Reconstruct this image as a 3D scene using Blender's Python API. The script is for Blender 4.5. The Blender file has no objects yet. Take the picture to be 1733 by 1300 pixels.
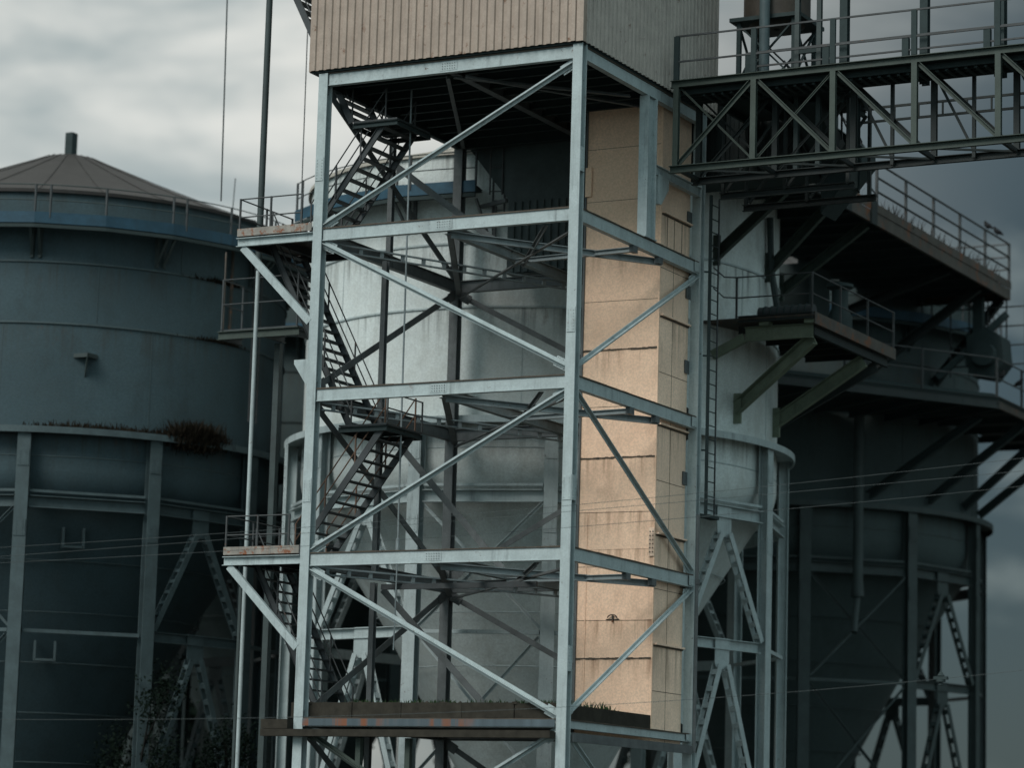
import bpy, math, random
from mathutils import Vector, Matrix
random.seed(7)
D = bpy.data; SC = bpy.context.scene; COL = SC.collection
V = Vector
# ------------------------------------------------------------------ camera
cam = D.cameras.new('camera'); co = D.objects.new('camera', cam); COL.objects.link(co); SC.camera = co
cam.sensor_width = 36.0; cam.lens = 4958.33 / 1733 * 36.0
cam.clip_start = 0.5; cam.clip_end = 6000
yaw, pitch, roll = 0.4874775, 0.1594794, 0.0283203
fw = V((-math.sin(yaw)*math.cos(pitch), math.cos(yaw)*math.cos(pitch), math.sin(pitch)))
rt = V((math.cos(yaw), math.sin(yaw), 0)); up = rt.cross(fw)
r2 = math.cos(roll)*rt + math.sin(roll)*up; u2 = -math.sin(roll)*rt + math.cos(roll)*up
m = Matrix((r2, u2, -fw)).transposed().to_4x4(); m.translation = V((35.9427, -71.4711, 1.859))
co.matrix_world = m
cam.dof.use_dof = True; cam.dof.focus_distance = 85.0; cam.dof.aperture_fstop = 0.31
# ------------------------------------------------------------------ world
W = D.worlds.new('World'); SC.world = W; W.use_nodes = True
SUN_EL, SUN_AZ = math.radians(42), math.radians(193)     # azimuth: clockwise from +Y
nt = W.node_tree; nt.nodes.clear()
def N(t, typ, **kw):
    n = t.nodes.new(typ)
    for k, v in kw.items():
        if k in ('inp',):
            for a, b in v.items(): n.inputs[a].default_value = b
        else: setattr(n, k, v)
    return n
def mth(t, op, a, b=None, c=None, clamp=False):
    n = t.nodes.new('ShaderNodeMath'); n.operation = op; n.use_clamp = clamp
    for i, v in enumerate((a, b, c)):
        if v is None: continue
        if isinstance(v, (int, float)): n.inputs[i].default_value = v
        else: t.links.new(v, n.inputs[i])
    return n.outputs[0]
def sstep(t, x, a, b):
    n = t.nodes.new('ShaderNodeMapRange'); n.interpolation_type = 'SMOOTHSTEP'
    t.links.new(x, n.inputs[0]); n.inputs[1].default_value = a; n.inputs[2].default_value = b
    n.inputs[3].default_value = 0; n.inputs[4].default_value = 1
    return n.outputs[0]
def mixc(t, f, a, b):
    n = t.nodes.new('ShaderNodeMix'); n.data_type = 'RGBA'
    for i, v in ((0, f), (6, a), (7, b)):
        if isinstance(v, (int, float)): n.inputs[i].default_value = v
        elif isinstance(v, tuple): n.inputs[i].default_value = (*v[:3], 1)
        else: t.links.new(v, n.inputs[i])
    return n.outputs[2]
def noise(t, vec, scale, detail=4, rough=.55, dist=0):
    n = t.nodes.new('ShaderNodeTexNoise'); n.inputs['Scale'].default_value = scale
    n.inputs['Detail'].default_value = detail; n.inputs['Roughness'].default_value = rough
    n.inputs['Distortion'].default_value = dist
    t.links.new(vec, n.inputs['Vector']); return n.outputs[0]
def mapping(t, vec, sc=(1, 1, 1), loc=(0, 0, 0)):
    n = t.nodes.new('ShaderNodeMapping'); n.inputs['Scale'].default_value = sc; n.inputs['Location'].default_value = loc
    t.links.new(vec, n.inputs[0]); return n.outputs[0]
def dotn(t, vec, v):
    n = t.nodes.new('ShaderNodeVectorMath'); n.operation = 'DOT_PRODUCT'; t.links.new(vec, n.inputs[0]); n.inputs[1].default_value = v
    return n.outputs['Value']
tc = N(nt, 'ShaderNodeTexCoord'); dirv = tc.outputs['Generated']
sky = N(nt, 'ShaderNodeTexSky', sky_type='NISHITA', sun_disc=False, sun_elevation=SUN_EL, sun_rotation=SUN_AZ)
# overcast: sky colour darkened right and low like a vignette, lighter left and overhead
EAST = (0.883, 0.469, 0.0); NORTH = (-0.469, 0.883, 0.0)
u = dotn(nt, dirv, EAST); nn = dotn(nt, dirv, NORTH); z = dotn(nt, dirv, (0, 0, 1))
n1 = noise(nt, mapping(nt, dirv, (1, 1, 3.2)), 7.5, 7, .58, .35)
n2 = noise(nt, mapping(nt, dirv, (1, 1, 4.5), (3, 1, 0)), 19, 5, .6, .5)
n0 = noise(nt, mapping(nt, dirv, (1, 1, 2.2), (5, 2, 1)), 3.0, 3, .5)
cl = mth(nt, 'ADD', mth(nt, 'MULTIPLY', mth(nt, 'SUBTRACT', n1, .5), 1.0), mth(nt, 'MULTIPLY', mth(nt, 'SUBTRACT', n2, .5), .25))
edge_dark = sstep(nt, mth(nt, 'ADD', mth(nt, 'SUBTRACT', u, mth(nt, 'MULTIPLY', mth(nt, 'SUBTRACT', z, .22), .42)), mth(nt, 'MULTIPLY', cl, .05)), -.13, .20)
edge_dark = mth(nt, 'MULTIPLY', edge_dark, sstep(nt, nn, -.1, .5))
edge_dark = mth(nt, 'MULTIPLY', edge_dark, mth(nt, 'SUBTRACT', 1.0, sstep(nt, z, .45, .75)))
hi = mixc(nt, sstep(nt, cl, -.22, .2), (3.3, 3.85, 3.85), (7.5, 7.5, 7.0))
lo = mixc(nt, sstep(nt, cl, .0, .24), (.34, .55, .62), (1.3, 1.6, 1.58))
cloud = mixc(nt, edge_dark, hi, lo)
south = sstep(nt, mth(nt, 'MULTIPLY', nn, -1.0), -.35, .35)      # the open, bluer half of the sky behind the viewer
cloud = mixc(nt, south, cloud, (4.8, 6.5, 6.9))
fin = mixc(nt, .94, sky.outputs[0], cloud)
bg = N(nt, 'ShaderNodeBackground', inp={'Strength': 0.10}); nt.links.new(fin, bg.inputs[0])
ow = N(nt, 'ShaderNodeOutputWorld'); nt.links.new(bg.outputs[0], ow.inputs[0])
# ------------------------------------------------------------------ sun through cloud
sl = D.lights.new('sun', 'SUN'); sl.energy = 2.3; sl.angle = math.radians(30); sl.color = (1, .97, .93)
so = D.objects.new('sun', sl); COL.objects.link(so)
sd = V((math.sin(SUN_AZ)*math.cos(SUN_EL), math.cos(SUN_AZ)*math.cos(SUN_EL), math.sin(SUN_EL)))
so.rotation_euler = sd.to_track_quat('Z', 'Y').to_euler(); so.location = sd*60
vs = SC.view_settings; vs.view_transform = 'Standard'; vs.look = 'None'; vs.gamma = 1; vs.exposure = 0.14

# ------------------------------------------------------------------ materials
def new_mat(name):
    mt = D.materials.new(name); mt.use_nodes = True; t = mt.node_tree
    return mt, t, t.nodes['Principled BSDF']
def paint(name, base, var=.25, rust=(.16, .06, .025), rustamt=.15, rough=.6, streak=.35, grime=(.03, .035, .035), bump=.15, nscale=1.2, spec=.3, rscale=2.2, metal=0.0):
    mt, t, p = new_mat(name)
    tc = t.nodes.new('ShaderNodeTexCoord'); g = t.nodes.new('ShaderNodeNewGeometry'); vec = g.outputs['Position']
    big = noise(t, vec, nscale*.35, 5, .6); fine = noise(t, vec, 17, 3, .8); mid = noise(t, vec, nscale*1.3, 7, .72)
    b2 = tuple(c*(1-var) for c in base); b1 = tuple(min(1, c*(1+var*.6)) for c in base)
    col = mixc(t, sstep(t, mid, .3, .7), b2, b1)
    col = mixc(t, mth(t, 'MULTIPLY', sstep(t, fine, .38, .64), .30), col, tuple(c*.62 for c in base))
    # vertical run-off streaks
    st = noise(t, mapping(t, vec, (1, 1, .07)), 5.0, 5, .7)
    stf = mth(t, 'MULTIPLY', sstep(t, st, .5, .78), sstep(t, big, .3, .62))
    col = mixc(t, mth(t, 'MULTIPLY', stf, streak), col, grime)
    # rust blooms
    rn = noise(t, vec, rscale, 8, .72); rn2 = noise(t, mapping(t, vec, (1, 1, .2)), 3.5, 5, .7)
    rf = mth(t, 'ADD', sstep(t, rn, .69-.24*rustamt, .76-.16*rustamt), mth(t, 'MULTIPLY', mth(t, 'MULTIPLY', sstep(t, rn2, .6, .8), sstep(t, big, .42, .6)), .55), clamp=True)
    rcol = mixc(t, fine, rust, tuple(c*.4 for c in rust))
    col = mixc(t, mth(t, 'MULTIPLY', rf, min(1, rustamt*2.2)), col, rcol)
    if rustamt >= .18:
        ch = mth(t, 'MULTIPLY', sstep(t, noise(t, vec, 7.5, 5, .75), .63, .67), sstep(t, noise(t, vec, .9, 2, .5), .44, .6))
        col = mixc(t, mth(t, 'MULTIPLY', ch, .8), col, tuple(c*.45 for c in rust))
    t.links.new(col, p.inputs['Base Color'])
    p.inputs['Roughness'].default_value = rough; p.inputs['Specular IOR Level'].default_value = spec; p.inputs['Metallic'].default_value = metal
    bp = t.nodes.new('ShaderNodeBump'); bp.inputs['Strength'].default_value = bump; bp.inputs['Distance'].default_value = .02
    t.links.new(mth(t, 'ADD', mth(t, 'MULTIPLY', fine, .4), mth(t, 'MULTIPLY', mid, 1.0)), bp.inputs['Height']); t.links.new(bp.outputs[0], p.inputs['Normal'])
    return mt
def silo_paint(name, base, warm, rustamt=.3, ctr=None, mott=.35, seams=(21.25, 19.15, 15.5, 24.2), dark=(.045, .045, .04), L=1.5):
    """matt tank paint: mottled plates, dark run-off below every weld seam, rust blooms"""
    mt, t, p = new_mat(name)
    g = t.nodes.new('ShaderNodeNewGeometry'); vec = g.outputs['Position']
    sp = t.nodes.new('ShaderNodeSeparateXYZ'); t.links.new(vec, sp.inputs[0])
    big = noise(t, vec, .28, 5, .6); mid = noise(t, vec, 1.6, 6, .65); fine = noise(t, vec, 15, 3, .8)
    col = mixc(t, sstep(t, big, .3, .7), tuple(c*.86 for c in base), tuple(c*1.12 for c in base))
    col = mixc(t, mth(t, 'MULTIPLY', sstep(t, mid, .35, .75), .35), col, warm)
    col = mixc(t, mth(t, 'MULTIPLY', sstep(t, fine, .38, .62), .36), col, tuple(c*.5 for c in base))
    if ctr:                                   # plate-to-plate tone differences round the drum
        ang = mth(t, 'ARCTAN2', mth(t, 'SUBTRACT', sp.outputs[1], ctr[1]), mth(t, 'SUBTRACT', sp.outputs[0], ctr[0]))
        crs = mth(t, 'ADD', mth(t, 'GREATER_THAN', sp.outputs[2], 19.15), mth(t, 'ADD', mth(t, 'GREATER_THAN', sp.outputs[2], 21.25), mth(t, 'GREATER_THAN', sp.outputs[2], 14.62)))
        idx = mth(t, 'FLOOR', mth(t, 'ADD', mth(t, 'MULTIPLY', ang, 10/6.2832), mth(t, 'MULTIPLY', crs, .37)))
        wn = t.nodes.new('ShaderNodeTexWhiteNoise'); wn.noise_dimensions = '1D'; t.links.new(mth(t, 'ADD', mth(t, 'MULTIPLY', idx, 3.1), mth(t, 'MULTIPLY', crs, 17.3)), wn.inputs['W'])
        rnd = wn.outputs[0]
    else:
        oi = t.nodes.new('ShaderNodeObjectInfo'); rnd = oi.outputs['Random']
    col = mixc(t, mth(t, 'MULTIPLY', rnd, .26), col, tuple(c*.62 for c in base))
    pt = noise(t, mapping(t, vec, (1, 1, .6)), .9, 7, .7)
    col = mixc(t, mth(t, 'MULTIPLY', sstep(t, pt, .5, .68), mott), col, tuple(c*.6 for c in warm))
    st = noise(t, mapping(t, vec, (1, 1, .045)), 3.4, 6, .72)
    tot = None
    for s in seams:
        d = mth(t, 'SUBTRACT', s, sp.outputs[2])
        f = mth(t, 'MULTIPLY', mth(t, 'GREATER_THAN', d, -.02), mth(t, 'SUBTRACT', 1.0, sstep(t, d, 0.0, L)))
        tot = f if tot is None else mth(t, 'MAXIMUM', tot, f)
    run = mth(t, 'MULTIPLY', tot, sstep(t, st, .44, .74))
    col = mixc(t, mth(t, 'MULTIPLY', run, .78), col, dark)
    gen = mth(t, 'MULTIPLY', sstep(t, st, .55, .8), .35)
    col = mixc(t, gen, col, tuple(c*.5 for c in base))
    rn = noise(t, mapping(t, vec, (1, 1, .45)), 1.1, 8, .75)
    rr = mth(t, 'MULTIPLY', sstep(t, rn, .60, .72), mth(t, 'ADD', mth(t, 'MULTIPLY', tot, .8), .12))
    col = mixc(t, mth(t, 'MULTIPLY', rr, rustamt*2), col, (.10, .045, .022))
    t.links.new(col, p.inputs['Base Color']); p.inputs['Roughness'].default_value = .72; p.inputs['Specular IOR Level'].default_value = .18
    bp = t.nodes.new('ShaderNodeBump'); bp.inputs['Strength'].default_value = .25; bp.inputs['Distance'].default_value = .03
    t.links.new(mth(t, 'ADD', mth(t, 'MULTIPLY', fine, .25), mth(t, 'MULTIPLY', mid, 1.0)), bp.inputs['Height']); t.links.new(bp.outputs[0], p.inputs['Normal'])
    return mt
def plain(name, c, rough=.8, var=.3, scale=6, spec=.2):
    mt, t, p = new_mat(name); g = t.nodes.new('ShaderNodeNewGeometry')
    n = noise(t, g.outputs['Position'], scale, 5, .65)
    t.links.new(mixc(t, n, tuple(a*(1-var) for a in c), tuple(a*(1+var) for a in c)), p.inputs['Base Color'])
    p.inputs['Roughness'].default_value = rough; p.inputs['Specular IOR Level'].default_value = spec
    return mt
M = {}
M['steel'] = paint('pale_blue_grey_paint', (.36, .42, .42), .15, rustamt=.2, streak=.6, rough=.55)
M['steel_dk'] = paint('dark_grey_paint', (.105, .115, .115), .3, rustamt=.16, streak=.5)  # darker grey for back and inner frame members and fittings
M['stair'] = paint('dark_stair_steel', (.045, .052, .054), .3, rustamt=.22, streak=.3)
M['rail'] = paint('dark_rail_steel', (.05, .055, .056), .3, rust=(.22, .09, .04), rustamt=.32, streak=.2, rscale=3)
mt_, t_, p_ = new_mat('striped_stain'); g_ = t_.nodes.new('ShaderNodeNewGeometry')
sn_ = noise(t_, mapping(t_, g_.outputs['Position'], (1, 1, .03)), 3.2, 4, .6); sb_ = noise(t_, g_.outputs['Position'], .5, 3, .5)
t_.links.new(mixc(t_, mth(t_, 'MULTIPLY', sstep(t_, sb_, .42, .6), sstep(t_, sn_, .45, .6)), mixc(t_, sn_, (.02, .03, .035), (.10, .14, .16)), (.17, .06, .025)), p_.inputs['Base Color']); p_.inputs['Roughness'].default_value = .8
M['stripe'] = mt_
M['rust_m'] = paint('rusting_dark_beam', (.075, .066, .055), .3, rust=(.21, .075, .03), rustamt=.7, streak=.8, rscale=1.3)
M['steel_md'] = paint('dull_grey_paint', (.20, .235, .24), .25, rustamt=.2, streak=.5)
M['rust_rail'] = paint('rusty_handrail', (.10, .06, .04), .3, rust=(.25, .10, .05), rustamt=.5, streak=.2, rscale=5)
M['rust_b'] = paint('flaking_rusty_plate', (.26, .24, .21), .3, rust=(.26, .085, .03), rustamt=.8, streak=.6, rscale=4.5)
M['rust'] = paint('rusty_plate', (.06, .052, .042), .4, rust=(.22, .08, .03), rustamt=.6, streak=.8, rscale=3)
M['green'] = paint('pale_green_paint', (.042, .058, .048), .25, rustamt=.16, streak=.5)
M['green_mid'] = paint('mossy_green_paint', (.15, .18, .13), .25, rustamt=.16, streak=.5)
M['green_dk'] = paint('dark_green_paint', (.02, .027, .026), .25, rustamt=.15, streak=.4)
M['blue'] = paint('blue_walkway_paint', (.022, .07, .105), .3, rustamt=.1, streak=.4)
M['blue_dk'] = paint('dull_blue_paint', (.02, .06, .09), .25, rustamt=.1, streak=.4)
M['shaft'] = silo_paint('peach_sheet_metal', (.94, .655, .465), (.78, .49, .33), .28, mott=.3, seams=(7.64, 10.85, 13.6, 16.86, 19.84, 8.76, 11.97), dark=(.22, .10, .05), L=.95)
M['shaft_r'] = silo_paint('cream_sheet_metal', (.94, .69, .52), (.76, .54, .39), .2, seams=(8.03, 11.28, 14.54, 17.82, 20.94), dark=(.10, .08, .06), L=1.8)  # side face colour lifted and reddened because sunlight misses it
M['seam'] = paint('sooty_seam', (.07, .055, .04), .3, rustamt=.3)
M['clad'] = paint('beige_corrugated_sheet', (.33, .265, .215), .16, rust=(.17, .07, .03), rustamt=.4, streak=.5, grime=(.12, .09, .07))
M['clad_g'] = paint('grey_corrugated_sheet', (.42, .375, .33), .16, rust=(.15, .07, .04), rustamt=.35, streak=.5, grime=(.10, .09, .08))
M['silo_l'] = silo_paint('pale_grey_tank_paint', (.60, .66, .645), (.45, .46, .41), .28, ctr=(-10.01, 17.35))
M['silo_d'] = silo_paint('tank_paint_vignette_slate', (.053, .085, .096), (.055, .074, .076), .4, ctr=(-28.0, 13.9))  # left silo colour darkened to imitate vignetting
M['silo_dd'] = silo_paint('tank_paint_vignette_dark', (.058, .080, .080), (.052, .068, .066), .3, ctr=(-10.31, 39.3))  # right and rear silos, vignette darkness put into the base colour
M['slate'] = paint('slate_blue_steel', (.058, .085, .09), .25, rustamt=.14, streak=.5)  # left silo's steel carries the same painted edge darkening
M['slate_dk'] = paint('dark_slate_steel', (.04, .056, .055), .25, rustamt=.14, streak=.5)  # dark steel; on right and rear silos also the painted vignette tone
M['roof_br'] = paint('brown_grey_roof_sheet', (.022, .020, .018), .3, rustamt=.1, streak=.5)
M['roof_lt'] = paint('pale_roof_sheet', (.38, .36, .31), .2, rustamt=.2, streak=.4)
M['black'] = plain('black_steel_and_shade', (.029, .042, .042), .8)  # black parts, also shade painted on landing undersides
M['wire'] = plain('dull_wire', (.07, .08, .08), .6)
M['timber'] = plain('mossy_old_timber', (.030, .027, .021), .95, .85, 3.5)
M['grass'] = plain('ledge_grass', (.02, .042, .014), .9, .6, 30)
M['weed'] = plain('dry_brown_weeds', (.019, .016, .012), 1.0, .5, 30, spec=0.0)
M['leaf'] = plain('dark_leaves', (.008, .013, .010), 1.0, .5, 5, spec=0.0)
M['bark'] = plain('dark_bark', (.010, .010, .009), .95, .4, 8)
M['ground'] = plain('rough_gravel_ground', (.06, .062, .055), .95, .4, 2)
M['bird'] = plain('dark_feathers', (.010, .011, .012), .8, .3, 20)
M['tank'] = paint('brown_black_tank_paint', (.045, .038, .03), .3, rustamt=.25)

# ------------------------------------------------------------------ mesh builder
SEC = {
 'box': lambda w, h, t: [(-w/2, -h/2), (w/2, -h/2), (w/2, h/2), (-w/2, h/2)],
 'I': lambda w, h, t: [(-w/2, -h/2), (w/2, -h/2), (w/2, -h/2+t), (t*.35, -h/2+t), (t*.35, h/2-t), (w/2, h/2-t), (w/2, h/2), (-w/2, h/2), (-w/2, h/2-t), (-t*.35, h/2-t), (-t*.35, -h/2+t), (-w/2, -h/2+t)],
 'C': lambda w, h, t: [(-w/2, -h/2), (w/2, -h/2), (w/2, -h/2+t), (-w/2+t, -h/2+t), (-w/2+t, h/2-t), (w/2, h/2-t), (w/2, h/2), (-w/2, h/2)],
 'T': lambda w, h, t: [(-w/2, h/2), (-w/2, h/2-t), (-t/2, h/2-t), (-t/2, -h/2), (t/2, -h/2), (t/2, h/2-t), (w/2, h/2-t), (w/2, h/2)],
 'L': lambda w, h, t: [(-w/2, -h/2), (w/2, -h/2), (w/2, -h/2+t), (-w/2+t, -h/2+t), (-w/2+t, h/2), (-w/2, h/2)],
}
class MB:
    def __init__(s): s.v = []; s.f = []; s.sm = []
    def add(s, vs, fs, smooth=False):
        o = len(s.v); s.v += [tuple(a) for a in vs]; s.f += [tuple(i+o for i in f) for f in fs]; s.sm += [smooth]*len(fs); return s
    def box(s, a, b):
        x0, y0, z0 = a; x1, y1, z1 = b
        vs = [(x0,y0,z0),(x1,y0,z0),(x1,y1,z0),(x0,y1,z0),(x0,y0,z1),(x1,y0,z1),(x1,y1,z1),(x0,y1,z1)]
        return s.add(vs, [(0,3,2,1),(4,5,6,7),(0,1,5,4),(1,2,6,5),(2,3,7,6),(3,0,4,7)])
    def bar(s, p, q, sec='box', w=.1, h=.1, t=.02, up=(0,0,1)):
        """prism with the given section; local y of the section follows up, local x = dir x up"""
        p, q = V(p), V(q); d = (q-p).normalized(); u_ = V(up)
        if abs(d.dot(u_)) > .99: u_ = V((0, 1, 0)) if abs(d.y) < .9 else V((1, 0, 0))
        x = d.cross(u_).normalized(); y = x.cross(d).normalized()
        pts = SEC[sec](w, h, t); n = len(pts)
        vs = [p+x*a+y*b for a, b in pts]+[q+x*a+y*b for a, b in pts]
        fs = [(i, (i+1) % n, n+(i+1) % n, n+i) for i in range(n)]+[tuple(range(n-1, -1, -1)), tuple(range(n, 2*n))]
        return s.add(vs, fs)
    def tube(s, pts, r, n=8, cap=True):
        pts = [V(p) for p in pts]; rs = r if isinstance(r, (list, tuple)) else [r]*len(pts)
        vs = []; fs = []; x = None
        for i, p in enumerate(pts):
            d = (pts[min(i+1, len(pts)-1)]-pts[max(i-1, 0)]).normalized()
            if x is None: x = d.cross(V((0, 0, 1)) if abs(d.z) < .9 else V((1, 0, 0))).normalized()
            else: x = (x-d*x.dot(d)).normalized()
            y = d.cross(x)
            for k in range(n):
                a = 2*math.pi*k/n; vs.append(p+(x*math.cos(a)+y*math.sin(a))*rs[i])
        for i in range(len(pts)-1):
            for k in range(n): fs.append((i*n+k, i*n+(k+1) % n, (i+1)*n+(k+1) % n, (i+1)*n+k))
        if cap: fs += [tuple(range(n-1, -1, -1)), tuple(range((len(pts)-1)*n, len(pts)*n))]
        return s.add(vs, fs, True)
    def lathe(s, c, prof, n=96, a0=0, a1=360, smooth=True):
        full = abs(a1-a0) >= 360; m_ = n if full else n+1
        vs = []; fs = []
        for k in range(m_):
            a = math.radians(a0+(a1-a0)*k/n)
            for r, z_ in prof: vs.append((c[0]+r*math.cos(a), c[1]+r*math.sin(a), z_))
        L = len(prof)
        for k in range(n):
            k2 = (k+1) % m_
            for i in range(L-1): fs.append((k*L+i, k2*L+i, k2*L+i+1, k*L+i+1))
        return s.add(vs, fs, smooth)
    def prism(s, poly, z0, z1):
        n = len(poly)
        return s.add([(x, y, z0) for x, y in poly]+[(x, y, z1) for x, y in poly],
                     [(i, (i+1) % n, n+(i+1) % n, n+i) for i in range(n)]+[tuple(range(n-1, -1, -1)), tuple(range(n, 2*n))])
    def plate(s, pts, nrm, th):
        """flat polygon with thickness along nrm"""
        nv = V(nrm)*th; n = len(pts); pts = [V(p) for p in pts]
        return s.add(pts+[p+nv for p in pts], [(i, (i+1) % n, n+(i+1) % n, n+i) for i in range(n)]+[tuple(range(n-1, -1, -1)), tuple(range(n, 2*n))])
    def build(s, name, mat, parent=None):
        me = D.meshes.new(name); me.from_pydata(s.v, [], s.f); me.materials.append(M[mat] if isinstance(mat, str) else mat)
        me.polygons.foreach_set('use_smooth', s.sm)
        import bmesh
        bm = bmesh.new(); bm.from_mesh(me); bmesh.ops.recalc_face_normals(bm, faces=bm.faces)
        bm.to_mesh(me); bm.free()
        if any(s.sm):
            try: me.set_sharp_from_angle(angle=math.radians(35))
            except Exception: pass
        me.update(); o = D.objects.new(name, me); COL.objects.link(o)
        if parent is not None:
            o.parent = parent; o.matrix_parent_inverse = PINV.get(parent.name, Matrix()).copy() if parent.name in PINV else Matrix.Translation(-V(parent.location))
        return o
PINV = {}
def thing(name, label, cat, loc=(0, 0, 0), group=None):
    o = D.objects.new(name, None); COL.objects.link(o); o.location = loc; o.empty_display_size = .3
    o['label'] = label; o['category'] = cat
    if group: o['group'] = group
    PINV[o.name] = Matrix.Translation(-V(loc))
    return o
def sub(mb, name, mat, parent):           # sub-part: parent is itself a mesh child (world coordinates kept)
    o = mb.build(name, mat); o.parent = parent
    # the parent's own local frame is world space shifted by its thing's base
    o.matrix_parent_inverse = Matrix()
    return o
def tag(o, label, cat, group=None, kind=None):
    o['label'] = label; o['category'] = cat
    if group: o['group'] = group
    if kind: o['kind'] = kind
    return o
def struct(o): o['kind'] = 'structure'; return o
def copy_tree(o, parent=None):
    c = o.copy(); COL.objects.link(c); c.parent = parent
    for ch in list(o.children): copy_tree(ch, c)
    return c
def railing(par, path, h=1.05, mids=(.5,), r=.022, posts=None, step=1.6, mat='rail', post='L', pw=.06, base=0.0, ends=True):
    """posts + rails along a polyline at deck level"""
    path = [V(p) for p in path]; up_ = V((0, 0, 1))
    pp = []
    for a, b in zip(path, path[1:]):
        n = max(1, round((b-a).length/step))
        for i in range(n+1):
            q = a.lerp(b, i/n)
            if not pp or (pp[-1]-q).length > .2: pp.append(q)
    for q in pp:
        MB().bar(q+up_*base, q+up_*(h+.02), 'box', pw, pw).build('railing_post', mat, par)
    for k in (*mids, 1.0):
        MB().tube([q+up_*h*k for q in path], r, 6).build('handrail', mat, par)

# ------------------------------------------------------------------ ground
g = MB(); g.add([(-1500, -400, 0), (1500, -400, 0), (1500, 2500, 0), (-1500, 2500, 0)], [(0, 1, 2, 3)])
struct(g.build('ground', 'ground'))

# ------------------------------------------------------------------ the steel tower
WX, WY = 8.69, 8.62
ZB = [24.13, 19.83-.38, 15.07-.38, 10.28-.38, 5.55-.24]            # beam undersides
ZT = [24.51, 19.83, 15.07, 10.28, 5.55]                            # beam tops
T = thing('steel_tower', 'pale blue-grey braced steel frame tower carrying the corrugated cabin', 'tower', (-WX/2, WY/2, 0))
cw = .30
def column(x, y, z0, z1, mat='steel'):
    """H section: flanges face -Y and +Y"""
    return MB().bar((x, y, z0), (x, y, z1), 'I', cw, cw, .035, up=(0, 1, 0)).build('column', mat, T)
CP = {'F': (-cw/2, cw/2), 'L': (-WX+cw/2, cw/2), 'R': (-cw/2, WY-cw/2), 'B': (-WX+cw/2, WY-cw/2)}
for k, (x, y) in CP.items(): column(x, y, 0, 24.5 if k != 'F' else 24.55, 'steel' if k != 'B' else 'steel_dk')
MB().bar((-.15, 4.75, 19.84), (-.15, 4.75, 24.12), 'I', .3, .62, .035, up=(0, 1, 0)).build('column', 'steel', T)
MB().box((-.32, 4.35, 19.835), (.02, 5.15, 19.87)).build('base_plate', 'steel', T)
for i in range(5):
    zb, zt = ZB[i], ZT[i]; h = zt-zb; zc = (zb+zt)/2; bw = .2
    x0, x1 = -WX+cw+.004, -cw-.004; y0, y1 = cw+.004, WY-cw-.004
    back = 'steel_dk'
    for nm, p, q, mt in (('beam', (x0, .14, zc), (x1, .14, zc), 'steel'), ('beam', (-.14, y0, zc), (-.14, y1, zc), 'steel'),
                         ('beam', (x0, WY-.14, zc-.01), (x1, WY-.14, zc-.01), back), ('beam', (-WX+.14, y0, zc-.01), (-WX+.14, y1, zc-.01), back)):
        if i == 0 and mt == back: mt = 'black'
        bb = MB().bar(p, q, 'I', bw if mt != 'steel' else .19, h, .022)
        bb = bb.build(nm, mt, T)
        if mt == 'steel' and q[0]-p[0] > 1: MB().box((x0, .075, zb+.024), (x1, .09, zt-.024)).build('beam_web', mt, T)
        if mt == 'steel':
            b = MB(); n_ = 22; hp = [random.uniform(.006, .03) for _ in range(n_+1)]
            for j in range(n_):
                f0, f1 = j/n_, (j+1)/n_
                if q[0]-p[0] > 1: a0, a1 = x0+(x1-x0)*f0, x0+(x1-x0)*f1; b.box((a0, .038, zt-.024-hp[j]*.2), (a1, .12, zt+hp[j]*.5))
                else: a0, a1 = y0+(y1-y0)*f0, y0+(y1-y0)*f1; b.box((-.12, a0, zt-.024-hp[j]*.2), (-.038, a1, zt+hp[j]*.5))
            sub(b, 'ledge_dirt', 'seam', bb)
        if mt == 'steel' and q[0]-p[0] <= 1: MB().box((-.09, y0, zb+.024), (-.075, y1, zt-.024)).build('beam_web', mt, T)
# web plates of the front channels (flush faces seen from outside) with splice plates and bolts
def bolts(mb, c, ax, ay, nrm, nx, ny, sx, sy, r=.014):
    for i in range(nx):
        for j in range(ny):
            q = V(c)+V(ax)*((i-(nx-1)/2)*sx)+V(ay)*((j-(ny-1)/2)*sy)
            mb.tube([q, q+V(nrm)*.02], r, 6)
for i in range(5):
    zc = (ZB[i]+ZT[i])/2
    b = MB(); h = min(.3, ZT[i]-ZB[i]-.06)
    b.box((-WX/2-.28, .064, zc-h/2+.02), (-WX/2+.28, .074, zc+h/2-.02)); sp_ = b.build('splice_plate', 'steel', T)
    b = MB(); bolts(b, (-WX/2, .064, zc), (1, 0, 0), (0, 0, 1), (0, -1, 0), 6, 3, .08, .075, .012); sub(b, 'bolt_rows', 'steel_dk', sp_)
    b = MB(); b.box((-.036, WY-.62, zc-h/2), (-.018, WY-.31, zc+h/2)); bolts(b, (-.018, WY-.42, zc), (0, 1, 0), (0, 0, 1), (1, 0, 0), 2, 4, .09, .07)
    b.build('splice_plate', 'steel', T)
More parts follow.
